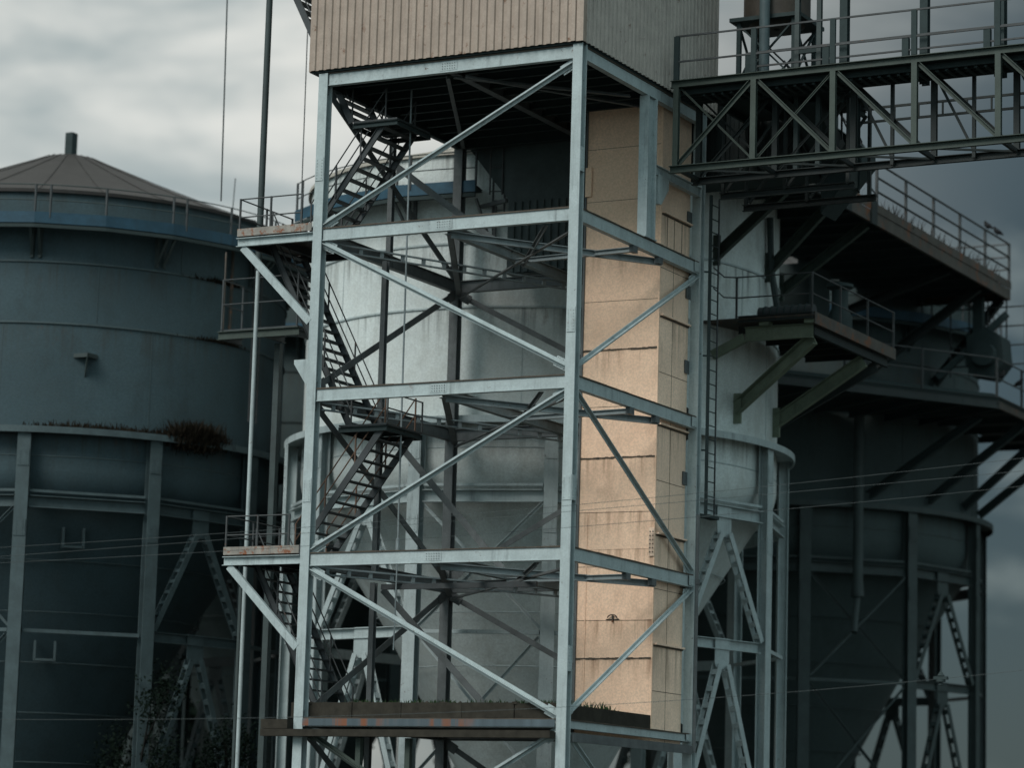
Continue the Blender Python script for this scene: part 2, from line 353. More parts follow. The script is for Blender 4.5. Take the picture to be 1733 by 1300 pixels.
# column splices with bolt rows
for x, y, zz in ((-.15, 0, 11.9), (-.15, 0, 16.6), (-WX+.15, 0, 12.1), (-WX+.15, 0, 21.6)):
    b = MB(); b.box((x-.13, y-.02, zz-.35), (x+.13, y-.002, zz+.35)); bolts(b, (x, y-.02, zz), (1, 0, 0), (0, 0, 1), (0, -1, 0), 2, 7, .16, .09)
    b.build('splice_plate', 'steel', T)
for zz in (11.9, 7.2, 21.2):
    b = MB(); b.box((-.02, .03, zz-.35), (.012, .27, zz+.35)); bolts(b, (.012, .15, zz), (0, 1, 0), (0, 0, 1), (1, 0, 0), 2, 7, .14, .09)
    b.build('splice_plate', 'steel', T)
def brace(p, q, mat='steel', w=.18, up=(0, -1, 0)):
    br = brace_bar(p, q, mat, w, up); p, q = V(p), V(q); d = (q-p).normalized(); n_ = V(up)
    for e_, s_ in ((p, 1), (q, -1)):
        a_ = e_-d*s_*.14+n_*-.085; c_ = e_+d*s_*.42+n_*-.085
        pl = MB().bar(a_, c_, 'box', .30, .016, up=tuple(n_)); x_ = d.cross(n_).normalized()
        bolts(pl, (a_+c_)/2+n_*.008, d, x_, n_, 4, 2, .12, .22, .016)
        sub(pl, 'end_plate', mat, br)
    return br
def brace_bar(p, q, mat, w, up):
    return MB().bar(p, q, 'T', w, .13, .024, up=tuple(-c for c in up)).build('brace', mat, T)
e = .32; yf = .09
lx, rx = -WX+e, -e
brace((rx-.02, yf, ZB[0]-.12), (lx, yf, ZT[1]+.10))
brace((lx, yf, ZB[1]-.08), (rx, yf, ZT[2]+.25))
brace((rx, yf, ZB[2]-.06), (lx, yf, ZT[3]+.10))
brace((lx, yf, ZB[3]-.10), (rx, yf, ZT[4]+.10))
brace((rx, yf, ZB[4]-.10), (lx, yf, .6)); brace((lx, yf, ZB[4]-.1), (-WX/2, yf, 2.9), 'green')
xf = -.09; U = (1, 0, 0)
brace((xf, WY-e, ZB[1]-.10), (xf, e, ZT[2]+.25), up=U)
brace((xf, e, ZB[2]-.04), (xf, WY-e, ZT[3]+.15), up=U)
brace((xf, WY-e, ZB[3]-.10), (xf, e, ZT[4]+.15), up=U)
brace((xf, e, ZB[4]-.10), (xf, WY-e, .6), up=U)
xl = -WX+.1
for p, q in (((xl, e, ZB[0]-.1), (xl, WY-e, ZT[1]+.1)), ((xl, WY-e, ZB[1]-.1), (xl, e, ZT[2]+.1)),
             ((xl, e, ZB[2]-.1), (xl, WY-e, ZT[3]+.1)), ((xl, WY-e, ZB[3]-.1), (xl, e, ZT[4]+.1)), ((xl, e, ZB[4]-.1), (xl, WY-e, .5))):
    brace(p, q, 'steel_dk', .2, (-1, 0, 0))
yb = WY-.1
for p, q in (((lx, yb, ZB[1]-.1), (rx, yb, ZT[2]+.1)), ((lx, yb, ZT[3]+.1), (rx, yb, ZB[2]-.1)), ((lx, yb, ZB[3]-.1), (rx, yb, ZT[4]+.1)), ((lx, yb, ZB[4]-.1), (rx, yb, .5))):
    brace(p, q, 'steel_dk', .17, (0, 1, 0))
# horizontal bracing frame under every level: diamond of battened twin channels, diagonals and a sloped strut
def battened(p, q, mat='steel_md', gap=.2, w=.07, h=.06):
    p, q = V(p), V(q); d = (q-p).normalized(); b = MB()
    for s_ in (-1, 1):
        o = V((0, 0, s_*gap/2)); b.bar(p+o, q+o, 'L', .11, h, .02)
    n = max(2, int((q-p).length/.8))
    for k in range(n+1):
        c = p.lerp(q, (k+.5)/(n+1)); b.bar(c-d*.06, c+d*.06, 'box', .05, gap)
    return b.build('plan_brace', mat, T)
for i in (1, 2, 3):
    z_ = ZB[i]-.10
    for y_ in (5.6, WY/2-.45): MB().box((-.2, y_-.14, z_-.1), (-.05, y_+.14, z_+.096)).build('seat_bracket', 'steel_dk', T)
    battened((-WX+.35, .35, z_), (-WX/2+.05, WY-.35, z_-.02))
    MB().bar((-WX/2+.12, .35, z_+.03), (-.1, 5.72, z_-.03), 'C', .1, .2, .02).build('plan_brace', 'steel_md', T)
    MB().bar((-WX/2+.14, WY/2-.05, z_+.0), (-.13, WY/2-.45, z_+.0), 'I', .14, .15, .02).build('plan_brace', 'steel_md', T)
    MB().bar((-WX+.5, WY-.5, z_-.12), (-.4, .45, z_-.08), 'L', .09, .09, .02).build('plan_brace', 'steel_dk', T)
    MB().bar((-WX/2+.05, .35, z_+.1), (-WX+.4, WY-.4, z_+.02), 'I', .16, .16, .02).build('plan_brace', 'steel_dk', T)
    MB().bar((-WX/2, .34, z_+.2), (-WX/2, WY-.3, z_+.2), 'I', .22, .30, .022).build('joist', 'steel_md', T)
    MB().bar((-1.2, .35, z_+.02), (-WX/2+.15, WY/2+.4, z_-.08), 'T', .15, .12, .02).build('plan_brace', 'steel_dk', T)
for z0, z1 in ((22.6, 19.6), (14.4, 10.15), (9.6, 5.7)):
    MB().bar((-WX+.3, WY/2, z0), (-WX/2, WY/2, z1), 'T', .2, .14, .022, up=(0, -1, 0)).build('brace', 'steel_dk', T)
MB().bar((-WX+1.0, 3.0, 9.55), (-WX/2+1.8, 3.0, 9.55), 'box', .1, .16).build('joist', 'stair', T)
# seat brackets
MB().plate([(-WX-.003, .05, 15.95), (-WX-.003, .05, 15.1), (-WX-.5, .05, 15.83), (-WX-.5, .05, 15.95)], (0, 1, 0), .12).build('bracket', 'steel', T)
MB().plate([(-.003, 5.25, 21.9), (-.003, 5.95, 21.9), (-.003, 5.95, 21.55), (-.003, 5.45, 21.0), (-.003, 5.25, 21.0)], (-1, 0, 0), .2).build('bracket', 'steel', T)
MB().bar((-.1, 5.1, 22.0), (-.1, WY-.31, 22.0), 'I', .18, .3, .02).build('beam', 'steel', T)

# ------------------------------------------------------------------ corrugated cabin on top
CB = thing('corrugated_cabin', 'beige corrugated sheet cabin sitting on top of the steel tower', 'cabin', (-WX/2, WY/2, 24.55))
def corr(p0, axis, length, z0, z1, nrm, pitch=.26, dep=.05):
    p0, axis, nrm = V(p0), V(axis), V(nrm); pts = []
    s_ = 0
    while s_ < length-1e-6:
        for f, d in ((0, 0), (.32, 0), (.42, 1), (.86, 1), (.96, 0)):
            a = s_+f*pitch
            if a <= length: pts.append(p0+axis*a+nrm*dep*d)
        s_ += pitch
    pts.append(p0+axis*length)
    b = MB(); n = len(pts)
    zs = [z0, z1]; vs = [(q.x, q.y, z) for z in zs for q in pts]
    b.add(vs, [(i, i+1, n+i+1, n+i) for i in range(n-1)])
    # thickness
    vs = [(q.x-nrm.x*.006, q.y-nrm.y*.006, z) for z in zs for q in pts]
    b.add(vs, [(i, i+1, n+i+1, n+i) for i in range(n-1)])
    return b
CX0, CX1, CY0, CY1 = -9.0, .02, -.08, 9.35
corr((CX0, CY0, 0), (1, 0, 0), CX1-CX0, 24.58, 31, (0, -1, 0)).build('front_wall', 'clad', CB)
corr((CX1, CY0, 0), (0, 1, 0), CY1-CY0, 24.58, 31, (1, 0, 0)).build('side_wall', 'clad_g', CB)
corr((CX0, CY1, 0), (1, 0, 0), CX1-CX0, 24.58, 31, (0, 1, 0)).build('back_wall', 'clad_g', CB)
corr((CX0, CY0, 0), (0, 1, 0), CY1-CY0, 24.58, 31, (-1, 0, 0)).build('end_wall', 'clad', CB)
b = MB(); b.plate([(CX1-.16, CY0-.052, 24.56), (CX1+.052, CY0-.052, 24.56), (CX1+.052, CY0-.052, 31.0), (CX1-.16, CY0-.052, 31.0)], (0, 1, 0), .012)
b.plate([(CX1+.04, CY0-.04, 24.56), (CX1+.04, CY0+.16, 24.56), (CX1+.04, CY0+.16, 31), (CX1+.04, CY0-.04, 31)], (1, 0, 0), .012)
b.build('corner_trim', 'clad', CB)
MB().box((CX0-.05, CY0-.05, 31.0), (CX1+.06, CY1+.06, 31.15)).build('roof', 'roof_br', CB)
MB().box((CX0+.05, CY0+.06, 24.53), (CX1-.05, CY1-.06, 24.60)).build('floor', 'black', CB)
for k in range(9): MB().bar((-WX+.3, .9+k*.85, 24.38), (-.3, .9+k*.85, 24.38), 'I', .12, .26, .02).build('floor_joist', 'black', CB)
MB().bar((-WX/2, .3, 24.3), (-WX/2, WY-.3, 24.3), 'I', .25, .3, .02).build('floor_joist', 'steel_dk', CB)
for a, c in (((-WX/2, .4, 24.08), (-.5, 4.2, 24.08)), ((-WX/2-.2, .4, 24.08), (-WX+.5, WY-.6, 24.08)), ((-WX/2+.4, .4, 24.06), (-.6, 5.5, 24.06))):
    MB().bar(a, c, 'L', .12, .1, .02).build('floor_brace', 'steel_dk', CB)
# dark housing hanging behind
H = thing('chute_housing', 'dark corrugated box hanging behind the tower under the cabin', 'housing', (-4.5, 9.5, 20))
poly = [(-6.9, 22.4), (-6.9, 20.0), (-2.9, 20.0), (-2.9, 24.5), (-8.6, 24.5), (-8.2, 24.0)]
MB().plate([(x, 8.75, z_) for x, z_ in poly], (0, 1, 0), .55).build('body', 'slate_dk', H)
corr((-6.85, 8.7, 0), (1, 0, 0), 3.9, 20.02, 22.3, (0, -1, 0)).build('front_sheet', 'slate_dk', H)

# ------------------------------------------------------------------ sheet metal shaft
S = thing('sheet_metal_shaft', 'tall peach sheet metal shaft in the right rear corner of the steel tower', 'shaft', (-1.5, 7.2, 5.5))
SX0, SX1, SY0, SY1 = -2.86, -.35, 6.15, 8.28
for (zs, nm) in (([5.2, 7.64, 10.85, 13.6, 16.86, 19.84, 24.5], 'heavy'),):
    for a, c in zip(zs, zs[1:]):
        MB().box((SX0, SY0, a+.004), (SX1-.02, SY0+.05, c-.004)).build('front_panel', 'shaft', S)
zr = [5.2, 8.03, 11.28, 14.54, 17.82, 20.94, 24.5]
for a, c in zip(zr, zr[1:]):
    MB().box((SX1-.05, SY0+.052, a+.004), (SX1, SY1, c-.004)).build('side_panel', 'shaft_r', S)
MB().box((SX0, SY0+.052, 5.2), (SX0+.05, SY1, 24.5)).build('back_panel', 'shaft', S)
b = MB(); zz = 5.65
for zz in (7.64, 13.6, 16.86):
    b_ = MB(); n_ = 26
    for j in range(n_):
        a0, a1 = SX0+(SX1-.02-SX0)*j/n_, SX0+(SX1-.02-SX0)*(j+1)/n_
        b_.box((a0, SY0-random.uniform(.02, .04), zz-random.uniform(.008, .035)), (a1, SY0-.002, zz+random.uniform(.008, .03)))
    b_.build('panel_seam', 'seam', S)
for zz in (8.76, 10.35, 11.97, 15.14, 18.35, 19.84, 21.43, 23.06): MB().bar((SX0, SY0-.003, zz), (SX1-.02, SY0-.003, zz+random.uniform(-.02, .02)), 'box', .008, .012).build('panel_seam', 'seam', S)
for zz in zr[1:-1]: MB().bar((SX1+.05, SY0+.1, zz+.04), (SX1+.05, SY1, zz+.04), 'box', .12, .05).build('drip_ledge', 'shaft_r', S)
b = MB()
for zz in zr[1:-1]: b.bar((SX1+.02, SY0+.1, zz-.01), (SX1+.02, SY1, zz-.01), 'box', .05, .04)
for zz in (9.69, 12.9, 16.14, 6.7, 19.3): b.bar((SX1+.003, SY0+.06, zz), (SX1+.003, SY1, zz), 'box', .008, .014)
for yy in (7.15,): b.bar((SX1+.003, yy, 5.2), (SX1+.003, yy, 19.6), 'box', .01, .008, up=(1, 0, 0))
for yy in (6.65, 7.15, 7.7): b.bar((SX1+.003, yy, 19.6), (SX1+.003, yy, 20.9), 'box', .02, .012, up=(1, 0, 0))
b.build('panel_seam', 'seam', S)
b = MB(); b.bar((SX1+.0, SY0+.01, 5.2), (SX1+.0, SY0+.01, 24.4), 'L', .05, .05, .012, up=(0, 1, 0)); b.build('corner_angle', 'shaft', S)
b = MB(); b.bar((SX0+.02, SY0-.03, 5.2), (SX0+.02, SY0-.03, 24.3), 'box', .05, .06, up=(0, 1, 0)); b.build('corner_angle', 'steel_dk', S)
b = MB(); b.bar((SX0+.32, SY0-.012, 5.2), (SX0+.32, SY0-.012, 11.9), 'box', .035, .02, up=(0, 1, 0)); b.build('vertical_strip', 'shaft', S)
for zz in (18.9, 16.6, 13.2, 10.1, 21.2):
    b = MB(); b.box((SX1+.01, SY1-.25, zz-.22), (SX1+.05, SY1+.22, zz+.18)); bolts(b, (SX1+.05, SY1, zz), (0, 1, 0), (0, 0, 1), (1, 0, 0), 2, 2, .26, .26, .018)
    b.build('fixing_bracket', 'steel_dk', S)
b = MB(); b.box((SX1-.14, SY0-.05, 11.05-.42), (SX1+.03, SY0-.02, 11.05+.42)); b.build('splice_plate', 'shaft_r', S)
b = MB(); bolts(b, (SX1-.055, SY0-.05, 11.05), (1, 0, 0), (0, 0, 1), (0, -1, 0), 2, 6, .09, .12, .02); b.build('bolt', 'seam', S)
b = MB(); b.box((SX0+.02, SY0-.09, 21.6), (SX0+.22, SY0-.03, 22.5)); b.build('junction_box', 'shaft', S)
# lifting eye with rust halo on the front face
b = MB(); pts = [(-1.62+.15*math.cos(a), SY0-.07, 8.82+.10*math.sin(a)) for a in [math.pi*k/10 for k in range(11)]]
b.tube(pts, .018, 6); b.box((-1.84, SY0-.03, 8.77), (-1.42, SY0-.004, 8.80)); b.box((-1.645, SY0-.06, 8.70), (-1.60, SY0-.003, 8.9)); b.build('lifting_eye', 'rust', S)

# ------------------------------------------------------------------ silos
def silo(c, label, wall_m, steel_m, roof_m, loc_seams=(21.25, 19.15), R_=8.15, wide=True, v_panels=(-105, -15, 75, 165), x_panels=(-75,), ring_m='blue', walk=(0, 360), rail_posts=True, apexz=26.85, hatches=(), ledge_m=None, ze=24.25, zw=22.95):
    s_ = thing('storage_silo', label, 'silo', (c[0], c[1], 0), 'storage silos')
    zr = 15.55; band = 13.05
    prof = [(R_, ze)]+[(R_, z_) for z_ in (21, 18, 15, 14.2)]+[(R_-.06, 13.9), (R_-.2, 13.6), (R_-.42, 13.3), (R_-.75, 12.95)]
    w = MB().lathe(c, prof, 128).build('wall', wall_m, s_)
    MB().lathe(c, [(R_-.74, 12.96), (5.0, 9.2), (1.3, 2.4), (1.0, 2.2), (1.0, 1.4)], 96).build('hopper', wall_m, s_)
    b = MB()
    for zz in loc_seams:
        b.lathe(c, [(R_+.001, zz+.035), (R_+.05, zz+.03), (R_+.05, zz-.03), (R_+.001, zz-.035)], 128)
    b.lathe(c, [(R_+.001, 14.65), (R_+.018, 14.64), (R_+.018, 14.61), (R_+.001, 14.6)], 128)
    b.build('weld_seam', steel_m, s_)
    jn_ = ((math.degrees(math.atan2(-71.5-c[1], 36-c[0])))) % 360
    for (z0, z1, off) in ((21.3, ze-.05, 12), (19.2, 21.2, 27), (15.7, 19.1, 5)):
        for a in range(0, 360, 36):
            t_ = math.radians(a+off); x, y = c[0]+(R_+.004)*math.cos(t_), c[1]+(R_+.004)*math.sin(t_)
            if abs((a+off-jn_+180) % 360-180) < 95: sub(MB().bar((x, y, z0), (x, y, z1), 'box', .02, .014, up=(math.cos(t_), math.sin(t_), 0)), 'plate_joint', steel_m, w)
    b = MB()
    for k in range(1, 6):
        r_ = 7.4-(7.4-1.3)*k/6.3; zz = 12.96-(12.96-2.4)*k/6.3
        b.lathe(c, [(r_+.012, zz+.02), (r_+.03, zz), (r_+.012, zz-.02)], 96)
    b.build('hopper_seam', steel_m, s_)
    rg = MB().lathe(c, [(R_+.001, zr), (R_+.62, zr), (R_+.62, zr-.22), (R_+.56, zr-.22), (R_+.56, zr-.05), (R_+.001, zr-.05)], 128).build('ring_flange', ledge_m or steel_m, s_)
    # roof
    rf_ = MB().lathe(c, [(R_+.12, ze-.07), (R_+.12, ze+.05), (R_-.3, ze+.17), (6.0, ze+(26.8-ze)*.285), (3.6, ze+(26.8-ze)*.60), (1.7, 26.36), (.95, 26.70), (.5, 26.82), (.22, 26.84)], 96).build('roof', roof_m, s_)
    b = MB()
    for k in range(24):
        t_ = math.radians(k*15); cs, sn = math.cos(t_), math.sin(t_)
        b.tube([(c[0]+r_*cs, c[1]+r_*sn, z_+.02) for r_, z_ in ((R_+.1, ze+.05), (R_-.3, ze+.17), (6.0, ze+(26.8-ze)*.285), (3.6, ze+(26.8-ze)*.60), (1.7, 26.36), (.95, 26.70))], .012, 4)
    sub(b, 'roof_ribs', roof_m, rf_)
    vp_ = MB().box((c[0]-.16, c[1]-.16, 26.7), (c[0]+.16, c[1]+.16, 27.72)); sub(vp_, 'vent_pipe', 'black', rf_)
    # columns at every 30 degrees
    P = lambda a, r_, z_: V((c[0]+r_*math.cos(math.radians(a)), c[1]+r_*math.sin(math.radians(a)), z_))
    for k in range(12):
        a = k*30; rad = (math.cos(math.radians(a)), math.sin(math.radians(a)), 0)
        p = P(a, R_+.31, 0)
        b = MB(); b.bar(p, (p.x, p.y, zr-.051), 'I', .44, .34, .03, up=rad)
        cl_ = b.build('support_column', steel_m, s_)
        if k in (8, 9, 10, 11, 0):
            for zz in (14.5, band-.9):
                b = MB(); q = P(a, R_+.483, zz); tg = (-rad[1], rad[0], 0)
                b.plate([q-V(tg)*.19-V((0, 0, .28)), q+V(tg)*.19-V((0, 0, .28)), q+V(tg)*.19+V((0, 0, .28)), q-V(tg)*.19+V((0, 0, .28))], rad, .02)
                bolts(b, q+V(rad)*.02, tg, (0, 0, 1), rad, 2, 5, .2, .1, .016)
                b.build('splice_plate', steel_m, s_)
    for k in range(12):
        a0, a1 = k*30, k*30+30; am = a0+15; rad = P(am, 1, 0)-P(am, 0, 0); rad.z = 0; rr_ = R_+.31
        p, q = P(a0, rr_, band), P(a1, rr_, band); d = (q-p).normalized(); p2, q2 = p+d*.24, q-d*.24
        MB().bar(p2, q2, 'C', .22, .40, .025).build('ring_beam', steel_m, s_)
        MB().bar(p2+V((0, 0, .36)), q2+V((0, 0, .36)), 'box', .10, .09).build('upper_rail', steel_m, s_)
        p3, q3 = p2.copy(), q2.copy(); p3.z = q3.z = 8.75
        wide_ = any(abs((am-v+180) % 360-180) < 1 for v in v_panels)
        MB().bar(p3, q3, 'C' if wide_ else 'box', .16, .34 if wide_ else .12, .022).build('tie_beam', steel_m, s_)
        rq = P(am, 1, 0)-P(am, 0, 0)
        if wide_:
            for (zt_, zb_) in ((band-.2, 8.95), (8.58, 3.2)):
                mid = (p2+q2)/2; mid.z = zt_
                g_ = MB(); w_ = .36; tg = d
                g_.plate([mid-tg*w_+V((0, 0, .36)), mid-tg*w_-V((0, 0, .45)), mid-tg*.28-V((0, 0, .62)), mid+tg*.28-V((0, 0, .62)), mid+tg*w_-V((0, 0, .45)), mid+tg*w_+V((0, 0, .36))], rq, .03)
                g_.build('gusset_plate', steel_m, s_)
                for sg, e_ in ((-1, p2), (1, q2)):
                    st_ = mid+tg*sg*.2-V((0, 0, .5)); en = V((e_.x, e_.y, zb_))
                    b = MB(); off = rq*.13
                    for o_ in (-off, off): b.bar(st_+o_, en+o_, 'box', .2, .03, up=rq)
                    n_ = 9
                    for j in range(n_):
                        f0, f1 = (j+.35)/n_, (j+.65)/n_
                        b.bar(st_.lerp(en, f0), st_.lerp(en, f1), 'box', .17, .24, up=rq)
                    b.build('diagonal_strut', steel_m, s_)
        elif any(abs((am-v+180) % 360-180) < 1 for v in x_panels):
            for za, zb_ in ((12.8, 8.9), (8.6, 4.2)):
                MB().bar(V((p2.x, p2.y, za)), V((q2.x, q2.y, zb_)), 'L', .1, .1, .02, up=rq).build('cross_brace', steel_m, s_)
                MB().bar(V((p2.x, p2.y, zb_))+rq*.12, V((q2.x, q2.y, za))+rq*.12, 'L', .1, .1, .02, up=rq).build('cross_brace', steel_m, s_)
    # walkway ring under the eave
    a0, a1 = walk; n = max(3, int((a1-a0)/15))
    b = MB(); b.lathe(c, [(R_+.02, zw), (R_+.95, zw), (R_+.95, zw-.06), (R_+.02, zw-.06)], n, a0, a1, False); b.build('walkway_deck', 'black', s_)
    b = MB(); b.lathe(c, [(R_+.96, zw+.14), (R_+1.0, zw+.14), (R_+1.0, zw-.24), (R_+.96, zw-.24), (R_+.96, zw+.14)], n, a0, a1, False); b.build('walkway_fascia', ring_m, s_)
    b = MB(); b.lathe(c, [(R_+.9, zw-.28), (R_+1.02, zw-.28), (R_+1.02, zw-.40), (R_+.9, zw-.40), (R_+.9, zw-.28)], n, a0, a1, False); b.build('walkway_edge', 'black', s_)
    for k in range(n+1):
        a = a0+(a1-a0)*k/n
        if full_only(a0, a1) and k == n: continue
        if k % 2 == 0:
            b = MB()
            for da in (-.9, .9):
                b.bar(P(a+da, R_+.03, zw-.1), P(a+da, R_+.03, zw-1.25), 'box', .12, .1)
                b.bar(P(a+da, R_+.05, zw-1.15), P(a+da, R_+.92, zw-.3), 'box', .08, .08)
            b.build('walkway_bracket', 'steel_dk' if wall_m == 'silo_l' else 'slate_dk', s_)
        for da in ((0, 3.2) if k % 2 == 0 else (0,)):
            MB().bar(P(a+da, R_+.93, zw-.05), P(a+da, R_+.93, zw+1.1), 'box', .06, .06).build('railing_post', 'stair', s_)
    for hh in (.55, 1.08):
        MB().tube([P(a0+(a1-a0)*k/(n*4), R_+.93, zw+hh) for k in range(n*4+1)], .02, 5).build('handrail', 'slate_dk', s_)
    for (a, zz) in hatches:
        f = (12.96-zz)/(12.96-2.4); r_ = 7.4-(7.4-1.3)*f; q = P(a, r_, zz); rad = P(a, 1, 0)-P(a, 0, 0); tg = V((-rad.y, rad.x, 0))
        b = MB(); z1 = V((0, 0, 1))
        for s2 in (-1, 1): b.bar(q+tg*s2*.34+rad*.25+z1*.35, q+tg*s2*.34+rad*.25-z1*.35, 'box', .08, .3, up=rad)
        b.bar(q-tg*.34+rad*.25-z1*.3, q+tg*.34+rad*.25-z1*.3, 'box', .3, .08)
        b.build('hatch_frame', steel_m, s_)
    return s_, P
def full_only(a0, a1): return abs(a1-a0) >= 360
CC = (-10.01, 17.35); LC = (-28.0, 13.9); RC = (-10.31, 39.3); BC = (-31.5, 36.5)
s1, P1 = silo(CC, 'large pale grey silo directly behind the steel tower', 'silo_l', 'steel', 'roof_lt', walk=(-130, -77))
s2, P2 = silo(LC, 'vignette-darkened slate blue silo with brown roof and vent at the left edge', 'silo_d', 'slate', 'roof_br', ring_m='blue_dk', ze=23.7, zw=22.62, hatches=((-47, 12.0), (-53, 8.3)), x_panels=(-75,))
s3, P3 = silo(RC, 'vignette-darkened slate silo farthest right under the rusty walkway', 'silo_dd', 'slate_dk', 'roof_br', ring_m='blue_dk', x_panels=(-45+15-15,))
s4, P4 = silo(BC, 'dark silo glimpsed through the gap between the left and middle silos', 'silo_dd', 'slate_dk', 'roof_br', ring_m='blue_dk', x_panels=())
# bits on the left silo's wall
b = MB(); q = P2(-47, 8.15, 18.1); rad = V((math.cos(math.radians(-47)), math.sin(math.radians(-47)), 0)); tg = V((-rad.y, rad.x, 0))
b.box((q.x-.3, q.y-.3, 18.0), (q.x+.3, q.y+.25, 18.14)); b.plate([q-tg*.02+rad*.1, q-tg*.02+rad*.55, q-tg*.02-V((0, 0, .75))], tg, .04)
b.build('wall_bracket', 'slate_dk', s2)
MB().tube([P2(-9, 8.3, 23), P2(-9, 8.3, 19.6)], .06, 6).build('drain_pipe', 'rust', s2)
b = MB()
for da in (-.0, 3.0): b.bar(P2(-3+da, 8.6, 23), P2(-3+da, 8.6, 16.5), 'box', .05, .05)
for k in range(20): b.bar(P2(-3, 8.6, 16.8+k*.31), P2(0, 8.6, 16.8+k*.31), 'box', .03, .03)
b.build('ladder', 'rail', s2)
# lightning rods on the left roof
for a, r_, l, z0 in ((-140, 4.3, 1.35, 25.4), (20, 6.2, 1.3, 24.7)):
    q = P2(a, r_, z0); MB().tube([q, q+V((.05, .02, l))], .02, 5).build('lightning_rod', 'wire', s2)
b = MB()
for da in (0, 2.6): b.bar(P1(-141+da, 8.75, 15.4), P1(-141+da, 8.75, 9.5), 'box', .05, .05)
for k in range(15): b.bar(P1(-141, 8.75, 9.7+k*.38), P1(-138.4, 8.75, 9.7+k*.38), 'box', .03, .03)
b.build('ladder', 'steel', s1)
# ladder and end bracket at the end of the middle silo's walkway
b = MB()
for s_a in (-74, -71.5):
    b.bar(P1(s_a, 8.6, 24.6), P1(s_a, 8.6, 22.0), 'box', .05, .05); b.bar(P1(s_a, 9.1, 24.6), P1(s_a, 9.1, 22.6), 'box', .04, .04)
for k in range(8): b.bar(P1(-74, 8.6, 22.2+k*.31), P1(-71.5, 8.6, 22.2+k*.31), 'box', .03, .03)
for k in range(3): b.bar(P1(-74, 9.1, 22.7+k*.8), P1(-71.5, 9.1, 22.7+k*.8), 'box', .03, .03); b.bar(P1(-71.5, 9.1, 22.7+k*.8), P1(-71.5, 8.6, 22.7+k*.8), 'box', .03, .03)
b.build('ladder', 'rail', s1)
b = MB(); b.bar(P1(-77, 8.3, 22.4), P1(-70.5, 9.1, 22.4), 'box', .12, .12); b.bar(P1(-77, 9.0, 22.5), P1(-75, 8.3, 21.3), 'box', .08, .08); b.bar(P1(-74, 8.3, 22.4), P1(-74, 8.3, 21.2), 'box', .12, .1); b.build('walkway_bracket', 'steel_dk', s1)

# ------------------------------------------------------------------ zigzag stairs
ST = thing('zigzag_staircase', 'dark steel zigzag staircase climbing inside the left side of the tower', 'staircase', (-8, 1.9, 5.6))
Y0, Y1 = 1.0, 2.75
def flight(p, q, rail_mat='rail'):
    (xa, za), (xb, zb) = p, q; L = math.hypot(xb-xa, zb-za); n = max(3, int(abs(zb-za)/(.32 if xb > xa and za > zb else .28)))
    for y in (Y0, Y1): MB().bar((xa, y, za), (xb, y, zb), 'C', .06, .20, .015, up=(0, 0, 1)).build('stringer', 'stair', ST)
    for k in range(n):
        f = (k+.5)/n; x, z_ = xa+(xb-xa)*f, za+(zb-za)*f
        MB().box((x-.12, Y0+.03, z_-.02), (x+.12, Y1-.03, z_+.015)).build('tread', 'stair', ST)
    dx = (xb-xa)/L; dz = (zb-za)/L
    for y in (Y0, Y1):
        for hh in (.5, 1.0):
            MB().tube([(xa, y, za+hh), (xb, y, zb+hh)], .02, 6).build('handrail', rail_mat, ST)
        m_ = 3
        for k in range(m_+1):
            f = k/m_; x, z_ = xa+(xb-xa)*f, za+(zb-za)*f
            MB().bar((x, y, z_), (x, y, z_+1.0), 'box', .04, .04).build('railing_post', rail_mat, ST)
    return n
flight((-10.75, 19.7), (-7.75, 14.0)); flight((-6.6, 14.1), (-9.5, 10.25), 'rust_rail'); flight((-10.85, 10.15), (-8.4, 5.6))
flight((-9.4, 19.85), (-6.95, 23.15)); flight((-8.1, 23.2), (-10.4, 27.6))
def landing(x0, x1, y0, y1, z_, rails=True):
    b = MB(); b.box((x0, y0, z_-.05), (x1, y1, z_)); b.build('landing', 'stair', ST)
    for y in (y0, (y0+y1)/2, y1): MB().bar((x0, y, z_-.15), (x1, y, z_-.15), 'C', .07, .15, .012).build('landing_beam', 'black', ST)  # beams blackened to paint in the shaded underside
    for x in (x0, x1): MB().bar((x, y0+.04, z_-.15), (x, y1-.04, z_-.15), 'C', .07, .15, .012).build('landing_beam', 'black', ST)
landing(-8.1, -6.5, .9, 3.0, 14.1); landing(-8.0, -6.5, .9, 2.9, 23.2)
railing(ST, [(-6.5, .95, 14.1), (-6.5, 2.98, 14.1)], .9, step=2.0, pw=.04)
0 and railing(ST, [(-6.7, .92, 23.2), (-6.0, .92, 23.2), (-6.0, 2.98, 23.2), (-6.9, 2.98, 23.2)], .85, step=1.0, pw=.04)
landing(-9.3, -8.0, .9, 3.0, 5.62)

# stair posts inside the frame
for x, y, z0, z1 in ((-8.0, 3.1, 10.0, 19.4), (-8.05, 3.15, 0, 9.7), (-8.6, 4.3, 19.5, 24.0)):
    MB().bar((x, y, z0), (x, y, z1), 'I', .16, .18, .018, up=(0, 1, 0)).build('support_post', 'steel_dk', ST)

